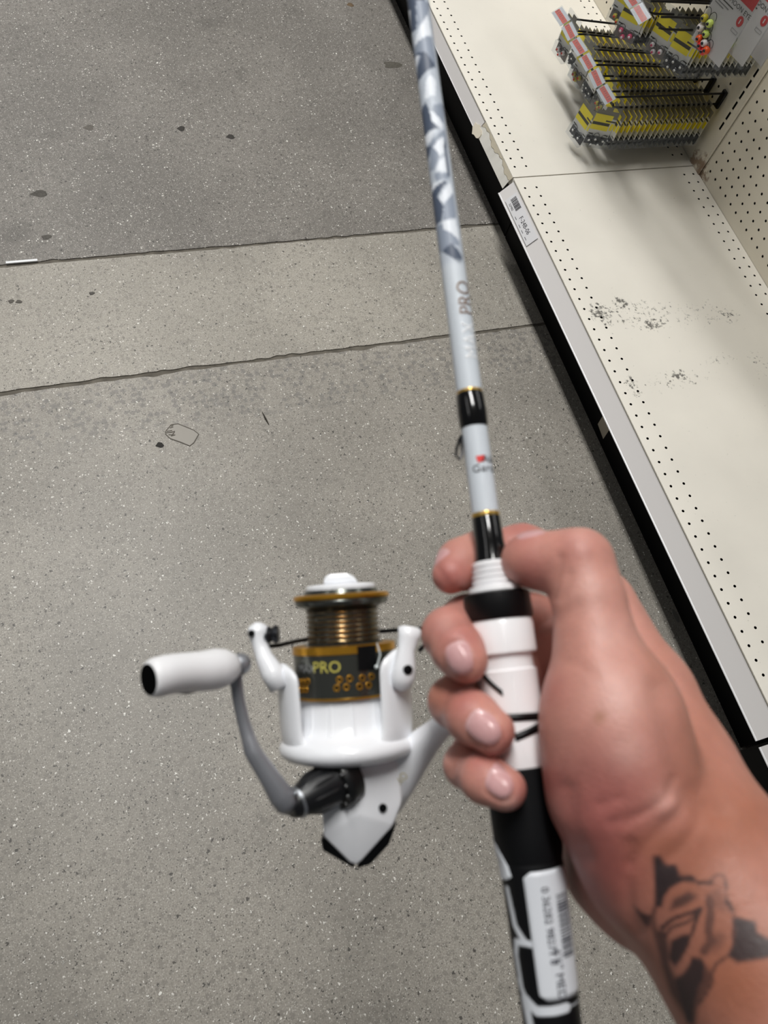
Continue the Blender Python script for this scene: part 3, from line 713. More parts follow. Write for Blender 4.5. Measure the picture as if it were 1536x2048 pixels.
spot(-35.9, -.65, .2, .17, 'single dark spot near the left of the middle strip', (90, 87, 82)); spot(-38.4, 10.3, .6, .35, 'ragged grey stain on the far slab near the left edge', (84, 81, 76)); spot(-38.5, 5.5, .35, .3, 'small dark stain above the white strip', (88, 85, 80))
spot(-2.6, 25.2, .9, .6, 'dark smudge on the far slab beside the shelf base', (92, 88, 80)); spot(-33.4, 17.8, .4, .3, 'faint grey stain at the left of the far slab', (104, 100, 94)); spot(-4.3, 34.8, .35, .3, 'brown speck at the top of the floor', (110, 92, 70))
mb = MB(); mb.tube([(-25.4*U, -13.65*U, .002), (-25.3*U, -14.3*U, .0035), (-25.15*U, -14.9*U, .002)], [.0004, .0016, .0004], 6); tag(mb.build('twig_splinter', mat('splinter', (60, 56, 48), .8)), 'thin dark splinter lying on the near slab', 'splinter')
tape = empty('tape_residue', Wd(-31.6, -14.6, -DECK), 'rounded outline of old torn tape stuck to the near slab', 'tape')
outl = [(-32.7,-14.1),(-32.2,-13.6),(-31.7,-13.62),(-30.7,-14.35),(-30.42,-14.75),(-30.9,-15.4),(-31.25,-15.62),(-31.8,-15.2),(-32.5,-14.75),(-32.75,-14.3)]
mb = MB(); mb.prism([(x*U, y*U) for x, y in outl], (0, 0, .0002), (1,0,0), (0,1,0), (0,0,1), .0006); mb.build('film', mat('tape_film', (154, 149, 140), .45), tape)
mb = MB(); mb.tube([(x*U, y*U, .0008) for x, y in outl+outl[:1]], .0009, 5); mb.build('dirty_edge', mat('tape_dirt', (112, 107, 99), .8), tape)
mb = MB()
for _ in range(9):
    x, y = r8.uniform(-32.7, -31.9), r8.uniform(-14.6, -13.7); a = r8.uniform(.3, 1.4); mb.tube([(x*U, y*U, .001), ((x+.5*math.cos(a))*U, (y+.3*math.sin(a)-.2)*U, .001)], .0009, 5)
mb.build('crumple', MATS['tape_dirt'], tape)
mb = MB(); mb.prism([(.55*math.cos(a)*.3, .55*math.sin(a)) for a in [i*math.tau/10 for i in range(10)]], Wd(.75, -36.6, -DECK+.02), (U,0,0), (0,U,0), (0,0,1), .001)
tag(mb.build('paper_scrap', mat('scrap_grey', (120, 118, 112), .8)), 'small grey paper scrap at the foot of the kick plate', 'scrap')

# ================================================================== FISHING ROD
def Dr(y): return 1/(2.78+0.793*y/2048)
def rodc(y): return camv(836+.1314*y, y, Dr(y))
def rodP(y): return Vector(c2w(rodc(y)))
RAX = (rodP(2048)-rodP(0)).normalized()                 # toward the butt
RCAM = (Vector(CPOS)-rodP(1100)); RCAM = (RCAM-RAX*RCAM.dot(RAX)).normalized()   # toward the camera
RSIDE = RAX.cross(RCAM).normalized()
if RSIDE.dot(cdir((1,0,0))) < 0: RSIDE = -RSIDE         # toward the right of the picture
def rr(w_, y): return w_/2*Dr(y)/FPX
def rodS(y, ang, r): return rodP(y)+(RCAM*math.cos(ang)+RSIDE*math.sin(ang))*r
rod = empty('fishing_rod', rodP(1640), 'white and grey camouflage fishing rod with black and white grip held in the hand', 'fishing rod')
def rodpart(name, prof, m, n=48, parent=rod, smooth=True):
    """prof = [(y px, width px)]"""
    mb = MB(); vs = [rodS(y, 2*math.pi*j/n, rr(w_, y)) for y, w_ in prof for j in range(n)]; k = len(prof)
    fs = [(i*n+j, i*n+(j+1)%n, (i+1)*n+(j+1)%n, (i+1)*n+j) for i in range(k-1) for j in range(n)]+[tuple(range(n)), tuple((k-1)*n+j for j in range(n))]
    mb.add(vs, fs); return mb.build(name, m, parent, smooth=smooth)
GLOSSB = mat('black_gloss_wrap', (5, 5, 6), .16, coat=.5); GOLDT = mat('gold_trim', (206, 168, 88), .3, metal=.7)
WHITEPL = mat('white_gloss_plastic', (250, 250, 252), .3, coat=.3); EVA = mat('black_eva', (7, 8, 11), .6, spec=.25, noise=(900, .15)); SEATB = mat('black_seat_ring', (6, 6, 8), .42, spec=.35)
# blank: dense mesh carrying the printed camouflage
n = 72; ys = np.concatenate([np.linspace(-560, 560, 380), np.linspace(570, 1040, 30)])
vv = []; yy = []; aa = []
for y in ys:
    wd = 43+max(0, y-0)/1030*11 if y > 0 else 43+y*.008
    for j in range(n):
        a = 2*math.pi*j/n; vv.append(rodS(y, a, rr(wd, y))); yy.append(y); aa.append(a)
k = len(ys); fs = [(i*n+j, i*n+(j+1)%n, (i+1)*n+(j+1)%n, (i+1)*n+j) for i in range(k-1) for j in range(n)]
mb = MB(); mb.add(vv, fs); bl = mb.build('blank', mat('rod_blank_print', (200, 206, 214), .5, attr='tint'), rod, smooth=True, angle=False)
yy = np.array(yy); aa = np.array(aa); aa = np.where(aa > math.pi, aa-2*math.pi, aa)
# photo crop coordinates (zoom of 780..960 x 0..580) turned into the rod's own length / angle
xc = lambda X, Y: (780+X*.2830, Y*.2832)
BASE = np.array(lin((198, 206, 216))); WH = lin((240, 245, 252)); MID = lin((150, 160, 176)); DK = lin((82, 93, 112))
col = np.tile(BASE, (len(yy), 1))
def camo(poly, c_):
    q = []
    for X, Y in poly:
        x, y = xc(X, Y); s = (x-(836+.1314*y))/(21.5+5.5*y/1030); q.append((math.asin(max(-1, min(1, s)))*1.0, y))
    col[inpoly(aa, yy, q)] = c_
for c_, polys in ((MID, [[(160,340),(300,310),(330,500),(190,590),(160,420)],[(310,800),(380,760),(380,960),(300,860)],[(270,1060),(390,960),(400,1000),(300,1180)],[(300,1100),(370,1130),(320,1230),(280,1220)],[(320,1260),(420,1280),(420,1320),(330,1310)],[(390,1440),(450,1410),(470,1580),(380,1600)],[(330,1600),(400,1620),(500,1770),(350,1800)],[(190,60),(280,60),(270,170),(200,250)]]),
                  (WH, [[(190,300),(270,160),(300,300),(180,350)],[(170,410),(220,420),(190,540),(170,500)],[(260,620),(290,580),(330,620),(330,730),(250,740)],[(265,840),(300,830),(380,920),(375,970),(300,900)],[(245,970),(330,970),(290,1040),(245,1020)],[(310,1080),(380,1010),(395,1120),(360,1150)],[(350,1190),(400,1150),(420,1270),(330,1250)],[(295,1310),(370,1330),(310,1400),(295,1390)],[(350,1440),(430,1330),(450,1400),(390,1480)],[(380,1600),(470,1590),(495,1740),(380,1650)],[(120,60),(160,60),(170,180),(130,180)]]),
                  (DK, [[(110,0),(250,0),(250,60),(190,60),(195,250),(140,240),(150,100),(120,60)],[(170,390),(250,420),(330,520),(230,580),(190,600),(200,500),(230,440)],[(220,800),(260,760),(285,830),(300,900),(350,960),(240,970)],[(250,1030),(300,1070),(270,1190),(250,1180)],[(395,1010),(410,1150),(430,1300),(410,1290),(385,1080)],[(290,1380),(400,1320),(410,1340),(340,1420),(385,1500),(370,1600),(310,1590)],[(375,1800),(440,1760),(515,1850),(500,1910)],[(285,1300),(300,1310),(295,1390),(285,1380)]])):
    for p in polys: camo(p, c_)
# the print goes on round the back and up the rod beyond the frame
r3 = np.random.RandomState(21)
for _ in range(260):
    a0 = r3.uniform(-math.pi, math.pi); y0 = r3.uniform(-560, 520)
    if y0 > -12 and abs(a0) < 1.9: continue
    q = [(a0+r3.uniform(-.6, .6), y0+r3.uniform(-38, 38)) for _ in range(4)]; cx = np.mean(q, 0); q.sort(key=lambda t: math.atan2((t[1]-cx[1])/40, t[0]-cx[0]))
    m_ = inpoly(aa, yy, q) & ~((yy > 0) & (np.abs(aa) < 1.45)); col[m_] = [WH, MID, DK][r3.randint(3)]
sm = np.clip((yy-528)/14, 0, 1)[:,None]; col = col*(1-sm)+np.array(lin((214, 221, 228)))*sm
set_color(bl.data, col)
rodpart('tip_section', [(-560, 38), (-900, 30), (-1500, 20)], mat('blank_tip', (170, 178, 190), .3, coat=.4))
rodpart('ferrule_wrap', [(788, 52), (792, 58), (826, 60), (852, 58), (856, 54)], GLOSSB)
rodpart('trim_ring', [(781, 49.5), (783, 51.5), (789, 52), (791, 50)], GOLDT); rodpart('trim_ring', [(1026, 54.5), (1028, 56), (1034, 56.5), (1036, 55)], GOLDT)
rodpart('lower_wrap', [(1033, 55), (1036, 58), (1085, 60), (1110, 66), (1130, 74)], GLOSSB)
# keeper loop
mb = MB(); pts = [rodS(868, -1.35, rr(53, 868)), rodS(876, -1.35, rr(66, 876)), rodS(894, -1.32, rr(82, 894)), rodS(908, -1.3, rr(90, 908)), rodS(916, -1.3, rr(76, 916)), rodS(906, -1.36, rr(62, 906)), rodS(890, -1.4, rr(60, 890)), rodS(872, -1.4, rr(58, 872))]
mb.tube(pts, .0006, 8); mb.build('hook_keeper', mat('keeper_wire', (40, 40, 42), .3, metal=.9), rod, smooth=True)
# reel seat
def cap(prof): return prof
rodpart('thread_collar', [(1122, 66), (1124, 75)]+[(1127+i*11+d, 79+i*3+e) for i in range(4) for d, e in ((0, 2), (6, 2), (7, -5), (10, -5))]+[(1171, 92), (1173, 106), (1186, 110)], WHITEPL)
rodpart('seat_ring', [(1184, 118), (1188, 132), (1234, 137), (1240, 130)], SEATB)
rodpart('seat_hood', [(1238, 122), (1241, 126), (1246, 128), (1250, 131), (1306, 132), (1310, 124)], WHITEPL)
rodpart('seat_core', [(1306, 112), (1345, 112)], WHITEPL)
rodpart('seat_body', [(1338, 112), (1341, 121), (1424, 122), (1480, 126), (1528, 134), (1534, 130)], WHITEPL)
# black zig-zag stripes round the seat
def band(name, y0, slope, wid, m, grow, a0=-2.2, a1=2.2):
    mb = MB(); n = 40; vs = []
    for i in range(n+1):
        a = a0+(a1-a0)*i/n; yc_ = y0+slope*a
        for d in (-wid/2, wid/2): vs.append(rodS(yc_+d, a, rr(grow, yc_)))
    mb.add(vs, [(2*i, 2*i+2, 2*i+3, 2*i+1) for i in range(n)]); o = mb.build(name, m, rod, smooth=True, angle=False); o.modifiers.new('t', 'SOLIDIFY').thickness = .0004
band('seat_stripe', 1431, 4, 15, SEATB, 126.5); band('seat_stripe', 1470, -17, 16, SEATB, 127.5, .0, 2.0); band('seat_stripe', 1395, 60, 12, SEATB, 125.5, -2.2, -.2)
# grip: flared fore part and the brick-patterned rear
rodpart('fore_grip', [(1528, 128), (1533, 137), (1600, 139), (1660, 138), (1700, 133), (1716, 127)], EVA)
n = 120; ys = np.linspace(1712, 2500, 420); vv = []; yy = []; aa = []
for y in ys:
    wd = np.interp(y, [1712, 1722, 1800, 1900, 2048, 2500], [124, 127, 124, 122, 116, 108])
    for j in range(n):
        a = 2*math.pi*j/n; vv.append(rodS(y, a, rr(wd, y))); yy.append(y); aa.append(a if a <= math.pi else a-2*math.pi)
k = len(ys); mb = MB(); mb.add(vv, [(i*n+j, i*n+(j+1)%n, (i+1)*n+(j+1)%n, (i+1)*n+j) for i in range(k-1) for j in range(n)]+[tuple((k-1)*n+j for j in range(n))])
rg = mb.build('rear_grip', mat('grip_print', (20, 20, 22), .5, attr='tint', spec=.3), rod, smooth=True, angle=False)
yy = np.array(yy); aa = np.array(aa); BK = np.array(lin((8, 9, 12))); GW = np.array(lin((222, 226, 232)))
lum = np.zeros(len(yy)); s_ = aa*62                                  # arc length in px
def gline(pts, w_):
    d = segdist(s_, yy, pts); lum[:] = np.maximum(lum, np.clip((w_-d)/3+.5, 0, 1))
for off in (0, 216, 432):
    gline([(-64, 1765+off), (-55, 1835+off), (-34, 1866+off), (-8, 1870+off)], 6.5); gline([(-64, 1890+off), (-58, 1868+off), (-34, 1866+off)], 6.5); gline([(-66, 1890+off), (-64, 1960+off)], 7)
    gline([(-52, 1980+off-0), (-30, 1999+off), (34, 1996+off)], 9.5); gline([(-52, 2010+off), (-47, 2080+off)], 8); gline([(-70, 1950+off), (-52, 1985+off), (-52, 2012+off)], 8)
    gline([(110, 1740+off), (110, 1900+off)], 8); gline([(34, 1996+off), (80, 1996+off)], 1)
    gline([(-170, 1800+off), (-100, 1800+off)], 8); gline([(110, 1900+off), (190, 1900+off)], 8); gline([(-120, 1800+off), (-120, 1990+off)], 8)
set_color(rg.data, BK+(GW-BK)*lum[:,None])
fm = MB(); vs = []; NF = 26
for i in range(NF+1):
    y = 1668+(1748-1668)*i/NF; xr = np.interp(y, [1668, 1692, 1720, 1740, 1748], [984, 1000, 1016, 1023, 1012]); wd = np.interp(y, [1660, 1700, 1716, 1722, 1760], [138, 133, 127.5, 127.5, 126])
    aR = math.asin(max(-1, min(1, (xr-(836+.1314*y))/(wd/2)))); aL = -1.75
    for j in range(7): vs.append(rodS(y, aL+(max(aR, aL+.02)-aL)*j/6, rr(wd, y)+.0003))
fm.add(vs, [(i*7+j, i*7+j+1, (i+1)*7+j+1, (i+1)*7+j) for i in range(NF) for j in range(6)]); fo = fm.build('grip_flash', mat('grip_flash', (226, 230, 236), .5), rod, smooth=True, angle=False); fo.modifiers.new('t', 'SOLIDIFY').thickness = .0004
# barcode sticker on the grip
stk = MB(); n1, n2 = 24, 16
def gripr(y): return np.interp(y, [1712, 1722, 1800, 1900, 2048], [124, 127, 124, 122, 116])
A0, A1, Y0, Y1 = -.30, 1.30, 1728, 1978
def SP(u, v, lift):       # u across 0..1 , v down 0..1
    # rounded corners
    y = Y0+(Y1-Y0)*v; return rodS(y, A0+(A1-A0)*u+.1*(1-v)*0, rr(gripr(y), y)+lift)
vs = []; fs = []
for i in range(n1+1):
    v = i/n1; t = min(v, 1-v)*(Y1-Y0); ins = 0 if t > 14 else (14-math.sqrt(max(0, 14*14-(14-t)**2)))/(62*(A1-A0))
    for j in range(n2+1): vs.append(SP(ins+(1-2*ins)*j/n2, v, .0005))
fs = [(i*(n2+1)+j, i*(n2+1)+j+1, (i+1)*(n2+1)+j+1, (i+1)*(n2+1)+j) for i in range(n1) for j in range(n2)]
stk.add(vs, fs); so = stk.build('barcode_sticker', mat('sticker_white', (226, 230, 236), .4, coat=.3), rod, smooth=True, angle=False); so.modifiers.new('t', 'SOLIDIFY').thickness = .0004
GREY = mat('sticker_ink', (84, 86, 94), .6)
mb = MB(); v = .20; r9 = random.Random(2)
while v < .70:
    h_ = r9.choice((.007, .012, .02))
    mb.add([SP(u, q, .0007) for q in (v, v+h_) for u in (.58, .68, .78, .88)], [(0,1,5,4),(1,2,6,5),(2,3,7,6)]); v += h_+r9.choice((.008, .014))
o = mb.build('sticker_barcode', GREY, so)
def stext(u, v): return lambda x, y: SP(u+y/(A1-A0)/rr(122, 1850), v+x/((rodP(Y1)-rodP(Y0)).length), .0008)
lettering(so, '0 36282 98271 6', .0036, stext(.36, .42), GREY); lettering(so, '6\'6" MED', .0042, stext(.44, .80), GREY)
# rod lettering: reads up the blank, tops to the left
YLEN = (rodP(1000)-rodP(0)).length/1000
def rtext(yc_, ac): return lambda x, y: rodS(yc_-x/YLEN, ac-y/rr(46, yc_), rr(43+yc_/1030*11, yc_)+.0002)
lettering(rod, 'PRO', .0080, rtext(606, .70), mat('gold_lettering', (132, 108, 92), .5)); lettering(rod, 'MAX', .0078, rtext(690, .70), mat('white_lettering', (248, 250, 252), .4))
def wtext(yc_, ac): return lambda x, y: rodS(yc_-y/YLEN, ac+x/rr(53, yc_), rr(43+yc_/1030*11, yc_)+.0002)
lettering(rod, 'Abu', .0046, wtext(925, .98), mat('logo_black', (40, 40, 44), .5)); lettering(rod, 'Garcia', .0046, wtext(943, .62), mat('logo_black'))
mb = MB(); vs = [wtext(925, .18)(x*.001, y*.001) for x, y in ((-1.2,-1.5),(0,-1.2),(1.6,-.9),(-1.8,1.5),(0,1.6),(1.6,1.7))]; mb.add(vs, [(0,1,4,3),(1,2,5,4)]); mb.build('logo_flag', mat('logo_red', (224, 56, 52), .5), rod)

# ================================================================== SPINNING REEL
DREEL = .358; SR = DREEL/FPX
ev = np.array([.062, 1, -.102]); ev /= np.linalg.norm(ev)
ew = -np.array([-.054, .105, 1.0]); ew -= ev*(ew@ev); ew /= np.linalg.norm(ew)
eu = np.cross(ew, ev); eu = eu if eu[0] > 0 else -eu
OR = camv(694, 1400, DREEL-.004)
EV, EW, EU = cdir(ev), cdir(ew), cdir(eu); ORW = Vector(c2w(OR))
def RP(x, y, w_=0):             # picture x,y (on the reel's own plane) and distance toward the viewer, all in px of the reel
    v = (y-1400); u = x-(694+.062*v); return ORW+EU*(u*SR)+EV*(v*SR)+EW*(w_*SR)
reel = empty('spinning_reel', RP(710, 1690), 'white spinning reel with gold and gunmetal spool hanging under the rod', 'fishing reel')
WHITER = mat('white_pearl_plastic', (246, 248, 252), .28, coat=.4); GUN = mat('gunmetal', (104, 106, 100), .24, metal=.85); GOLD = mat('gold_anodised', (214, 158, 52), .28, metal=.85); RUB = mat('black_rubber', (6, 7, 9), .5, spec=.2); DKM = mat('dark_steel', (58, 60, 64), .3, metal=.8); SIL = mat('silver_steel', (180, 184, 190), .25, metal=.9)
def rl(name, prof, m, parent=reel, n=64, sharp=True):
    mb = MB(); mb.lathe(RP(694+.062*(-400), 1000), EV, [((y-1000)*SR, r*SR) for y, r in prof], n, ref=EW); return mb.build(name, m, parent, smooth=True, angle=sharp)
sub = lambda o: o
spool = rl('spool', [(1180, 60), (1182, 72), (1191, 75), (1193, 88), (1204, 94), (1212, 90), (1217, 76), (1222, 70), (1284, 70), (1289, 78), (1291, 98), (1294, 101), (1386, 100), (1388, 96)], GUN)
rl('rim_ring', [(1190, 88), (1191, 93), (1194, 96), (1199, 96), (1201, 93)], GOLD, spool)
rl('skirt_ring', [(1289, 98), (1290, 102), (1304, 102.6), (1305, 100)], GOLD, spool); rl('skirt_edge', [(1384, 99), (1385, 101.5), (1389, 101.5), (1390, 98)], GOLD, spool)
rl('line_grooves', [(1223+i*1.9, 71.2+(2.4 if i % 5 < 2 else -1.6)) for i in range(32)], mat('spool_groove', (112, 96, 70), .22, metal=.9), spool, sharp=False)
kn = rl('drag_knob', [(1170, 40), (1172, 66), (1176, 70), (1184, 70), (1185, 60)], WHITER)
mb = MB(); poly = [(-34,-1),(-30,-17),(-18,-21),(16,-21),(27,-14),(36,-1)]
mb.prism([(a*SR, b*SR) for a, b in poly], RP(679.5, 1172, -42), EU, EV, EW, 84*SR); mb.build('grip_wing', WHITER, kn, bevel=.0012)
# drilled holes of the skirt
def skirtP(ang, y, r): return RP(694+.062*(y-1400), y)+(EW*math.cos(ang)+EU*math.sin(ang))*(r*SR)
spn = np.array
for ca in (-.94, -.05, .38, 1.35, 2.4, 3.4, 4.4):
    holes = ((-.13, 1354), (0, 1353), (.13, 1352), (-.19, 1369), (-.06, 1368), (.07, 1367)) if ca == -.94 else ((-.07, 1350), (.12, 1349), (-.13, 1365), (.05, 1364)) if ca < 1 else ((-.1, 1352), (.05, 1352), (0, 1366))
    for da, y in holes:
        a = ca+da; c0 = skirtP(a, y, 99.5); nv = EW*math.cos(a)+EU*math.sin(a)
        mb = MB(); mb.lathe(c0, nv, [(0, 6.6*SR), (1.6*SR, 6.8*SR), (2.2*SR, 6*SR), (1.2*SR, 3.6*SR)], 14, 0, cap=False, ref=EV); mb.lathe(c0, nv, [(.6*SR, .2*SR), (1.3*SR, 3.7*SR)], 14, 1, cap=False, ref=EV)
        mb.build('skirt_hole', [GOLD, RUB], spool, smooth=True, angle=False)
# line clip patch
mb = MB(); vs = [skirtP(a, y, 103.4) for a in np.linspace(.24, .62, 7) for y in (1291, 1336)]
mb.add(vs, [(2*i, 2*i+2, 2*i+3, 2*i+1) for i in range(6)]); o = mb.build('line_clip', RUB, spool, smooth=True, angle=False)
mb = MB(); mb.tube([skirtP(.66, 1288, 102), skirtP(.70, 1310, 105), skirtP(.62, 1330, 104.5)], 1.6*SR, 6); mb.ball(skirtP(.6, 1332, 104), 4.5*SR, 8); mb.build('line_end', mat('line_clear', (215, 222, 222), .3), spool, smooth=True)
def sptext(a0, yc_): return lambda x, y: skirtP(a0+x/(101*SR), yc_-y/SR, 101.6)
lettering(spool, 'PRO', 30*SR, sptext(-.36, 1327), mat('spool_gold_lettering', (206, 196, 96), .4)); lettering(spool, 'MAX', 22*SR, sptext(-.82, 1329), mat('spool_grey_lettering', (150, 152, 152), .5))
# rotor
rotor = rl('rotor', [(1386, 84), (1388, 92), (1436, 96), (1452, 102), (1460, 112), (1466, 126), (1473, 134), (1483, 138), (1493, 136), (1502, 127), (1508, 110), (1511, 80)], WHITER)
for a in np.linspace(-1.25, 1.0, 6):
    mb = MB(); mb.tube([skirtP(a, 1394, 90), skirtP(a, 1440, 93), skirtP(a, 1462, 102), skirtP(a, 1474, 116)], [4*SR, 6*SR, 6*SR, 3*SR], 8); mb.build('rotor_rib', WHITER, rotor, smooth=True)
def arm(name, a, y0, y1, half, thick, top_round=True):
    """upright plate outside the skirt, bent round it"""
    mb = MB(); n = 9; m_ = 12; outer = []; inner = []
    for i in range(m_+1):
        t = i/m_; y = y0+(y1-y0)*t
        sh = math.sqrt(max(0, 1-max(0, (t-.82)/.18)**2)) if top_round else 1
        flare = 1+.35*max(0, .25-t)/.25
        r = 120+6*t-8*max(0, .2-t)/.2
        for j in range(n+1):
            s = -1+2*j/n; ang = a+s*half*max(.12, sh)*flare; e = 1-.55*abs(s)**4
            outer.append(skirtP(ang, y, r+thick*e)); inner.append(skirtP(ang, y, r-thick*.4*e))
    N = n+1; k = (m_+1)*N
    fs = [(i*N+j, i*N+j+1, (i+1)*N+j+1, (i+1)*N+j) for i in range(m_) for j in range(n)]
    fs += [(k+q[0], k+q[3], k+q[2], k+q[1]) for q in fs]
    bd = [j for j in range(N)]+[i*N+n for i in range(1, m_+1)]+[m_*N+j for j in range(n-1, -1, -1)]+[i*N for i in range(m_-1, 0, -1)]
    fs += [(bd[i], bd[(i+1) % len(bd)], k+bd[(i+1) % len(bd)], k+bd[i]) for i in range(len(bd))]
    mb.add(outer+inner, fs); o = mb.build(name, WHITER, rotor, smooth=True, angle=False); o.modifiers.new('s', 'SUBSURF').levels = 1; o.modifiers['s'].render_levels = 1
    return o
arm('rotor_arm', -1.22, 1496, 1316, .44, 12); arm('rotor_arm', .94, 1496, 1300, .42, 12)
# bail: left ear with line roller, wire, right lever
bail = empty('b', RP(560, 1340)); bpy.data.objects.remove(bail)
mb = MB(); mb.tube([RP(566, 1362, 62), RP(551, 1332, 58), RP(534, 1303, 46), RP(523, 1276, 36), RP(521, 1257, 34), RP(520, 1244, 34), RP(520, 1236, 34)], [x*SR for x in (20, 23, 17, 15, 21, 19, 6)], 20); ear = mb.build('bail_arm', WHITER, reel, smooth=True, angle=False)
mb = MB(); dd = (EU*-.5+EW*.86).normalized(); mb.lathe(RP(511, 1256, 50), dd, [(0, 6.5*SR), (5.5*SR, 6.5*SR)], 16, ref=EV); mb.build('pivot_screw', RUB, ear, smooth=True)
mb = MB(); mb.lathe(RP(528, 1261, 34), (EU*.96+EW*.1).normalized(), [(0, 9*SR), (6*SR, 15*SR), (9*SR, 15*SR)], 24, 0, ref=EV); mb.lathe(RP(537, 1261, 34), (EU*.96+EW*.1).normalized(), [(0, 13*SR), (4*SR, 17*SR), (10*SR, 13*SR), (17*SR, 18*SR), (23*SR, 16*SR), (24*SR, 6*SR)], 24, 1, ref=EV); mb.build('line_roller', [SIL, DKM], reel, smooth=True)
mb = MB(); mb.tube([RP(534, 1276, 32), RP(540, 1283, 30), RP(556, 1284, 20), RP(590, 1281, -40), RP(630, 1279, -95), RP(690, 1277, -118), RP(760, 1275, -108), RP(830, 1272, -60), RP(872, 1270, -25), RP(866, 1285, 10), RP(835, 1310, 40)], 4.4*SR, 10); mb.build('bail_wire', mat('bail_wire', (44, 44, 46), .3, metal=.8), reel, smooth=True)
mb = MB(); mb.tube([RP(813, 1260, 100), RP(812, 1266, 100), RP(808, 1282, 102), RP(803, 1304, 106), RP(800, 1330, 108), RP(797, 1352, 108), RP(795, 1368, 106), RP(795, 1376, 104)], [x*SR for x in (14, 24, 20, 16, 21, 23, 18, 6)], 20, flat=(1, .7), up=EW); lv = mb.build('bail_lever', WHITER, reel, smooth=True, angle=False)
mb = MB(); mb.lathe(RP(804, 1338, 120), (EW*.9+EU*.35).normalized(), [(0, 9*SR), (4.5*SR, 9*SR), (5*SR, 8*SR)], 18, ref=EV); o = mb.build('lever_pivot', RUB, lv, smooth=True)
# body housing (one rounded hull) and stem up to the seat
bm = bmesh.new()
for x, y, w_ in ((650,1500,56),(648,1600,66),(651,1641,62),(700,1694,54),(713,1701,50),(724,1692,54),(782,1632,60),(800,1590,56),(790,1500,50),(715,1600,84),(715,1520,80),(650,1500,-40),(650,1630,-40),(713,1690,-20),(785,1620,-40),(790,1500,-40)):
    bm.verts.new(RP(x, y, w_))
bmesh.ops.convex_hull(bm, input=bm.verts); bmesh.ops.recalc_face_normals(bm, faces=bm.faces)
me = bpy.data.meshes.new('gear_housing'); bm.to_mesh(me); bm.free(); me.materials.append(WHITER); gh = link('gear_housing', me, reel)
md = gh.modifiers.new('b', 'BEVEL'); md.width = 9*SR; md.segments = 4; md.limit_method = 'ANGLE'; md.angle_limit = .2; me.polygons.foreach_set('use_smooth', [True]*len(me.polygons))
for pts in (((645,1646,54),(649,1668,50),(672,1680,50),(706,1706,44),(712,1704,44),(653,1642,60),(698,1690,52),(648,1652,-30),(708,1704,-16)), ((713,1708,44),(740,1702,46),(774,1668,50),(789,1627,54),(768,1636,60),(718,1690,52),(720,1706,-14),(790,1632,-30))):
    bm = bmesh.new()
    for q in pts: bm.verts.new(RP(*q))
    bmesh.ops.convex_hull(bm, input=bm.verts); bmesh.ops.recalc_face_normals(bm, faces=bm.faces)
    me = bpy.data.meshes.new('bumper'); bm.to_mesh(me); bm.free(); me.materials.append(RUB); o = link('bumper', me, gh); o.modifiers.new('b', 'BEVEL').width = 2.5*SR
mb = MB(); mb.lathe(RP(760, 1594, 66), (EW*.9+EU*.3).normalized(), [(0, 8*SR), (6*SR, 8*SR)], 14, ref=EV); mb.build('drain_hole', RUB, gh, smooth=True)
mb = MB(); sp = [(760,1590,.352),(790,1555,.350),(822,1518,.346),(852,1482,.340),(880,1456,.334),(930,1425,.326),(985,1400,.320),(1015,1392,.318)]
mb.tube([P(*q) for q in sp], [r*SR for r in (66, 58, 46, 38, 30, 26, 24, 20)], 24, flat=(.78, .62), up=cdir((0, 0, -1))); stem = mb.build('stem', WHITER, reel, smooth=True, angle=False)
mb = MB(); mb.tube([P(1000, 1300, .319), P(1012, 1390, .318), P(1030, 1480, .314)], [3*SR*4, 4.5*SR*4, 3*SR*4], 16, flat=(1, .3), up=cdir((0, 0, -1))); mb.build('reel_foot', WHITER, reel, smooth=True)
sdir = (P(880,1456,.334)-P(790,1555,.350)).normalized(); sup = cdir((-.7,-.7,0)); sup = (sup-sdir*sup.dot(sdir)).normalized(); snn = sdir.cross(sup); snn = snn if snn.dot(cdir((0,0,-1))) > 0 else -snn
SO = P(812, 1538, .3465)+snn*(35*SR)
lettering(stem, 'PRO', 21*SR, lambda x, y: SO+sdir*x+sup*y, mat('stem_gold', (190, 176, 110), .5))
# crank
HA = np.array([-.76, .24, -.6]); HA /= np.linalg.norm(HA); HAW = cdir(HA)
HC = P(672, 1562, .3345)
mb = MB(); mb.lathe(HC, HAW, [(-30*SR, 50*SR), (-8*SR, 54*SR), (0, 54*SR), (7*SR, 50*SR), (9*SR, 36*SR)], 40, ref=EV)
for i in range(14):
    a = i*math.tau/14; e1 = HAW.cross(EV).normalized(); e2 = HAW.cross(e1); c0 = HC+(e1*math.cos(a)+e2*math.sin(a))*(47*SR)+HAW*(8*SR); mb.ball(c0, 5*SR, 8)
col_ = mb.build('crank_collar', mat('collar_black', (14, 15, 17), .4, coat=.2), reel, smooth=True)
mb = MB(); L_ = 98; mb.lathe(HC, HAW, [(6*SR, 42*SR), (30*SR, 38*SR), (62*SR, 35*SR), (82*SR, 28*SR), (L_*SR, 25*SR), ((L_+8)*SR, 20*SR)], 32, ref=EV)
for i in range(10):
    a = i*math.tau/10; e1 = HAW.cross(EV).normalized(); e2 = HAW.cross(e1); d_ = e1*math.cos(a)+e2*math.sin(a)
    mb.tube([HC+HAW*(16*SR)+d_*(37*SR), HC+HAW*(52*SR)+d_*(36*SR), HC+HAW*(66*SR)+d_*(33*SR)], [3.5*SR, 3.5*SR, 1*SR], 6)
mb.build('crank_shaft', mat('shaft_black', (16, 17, 20), .38, coat=.2), reel, smooth=True)
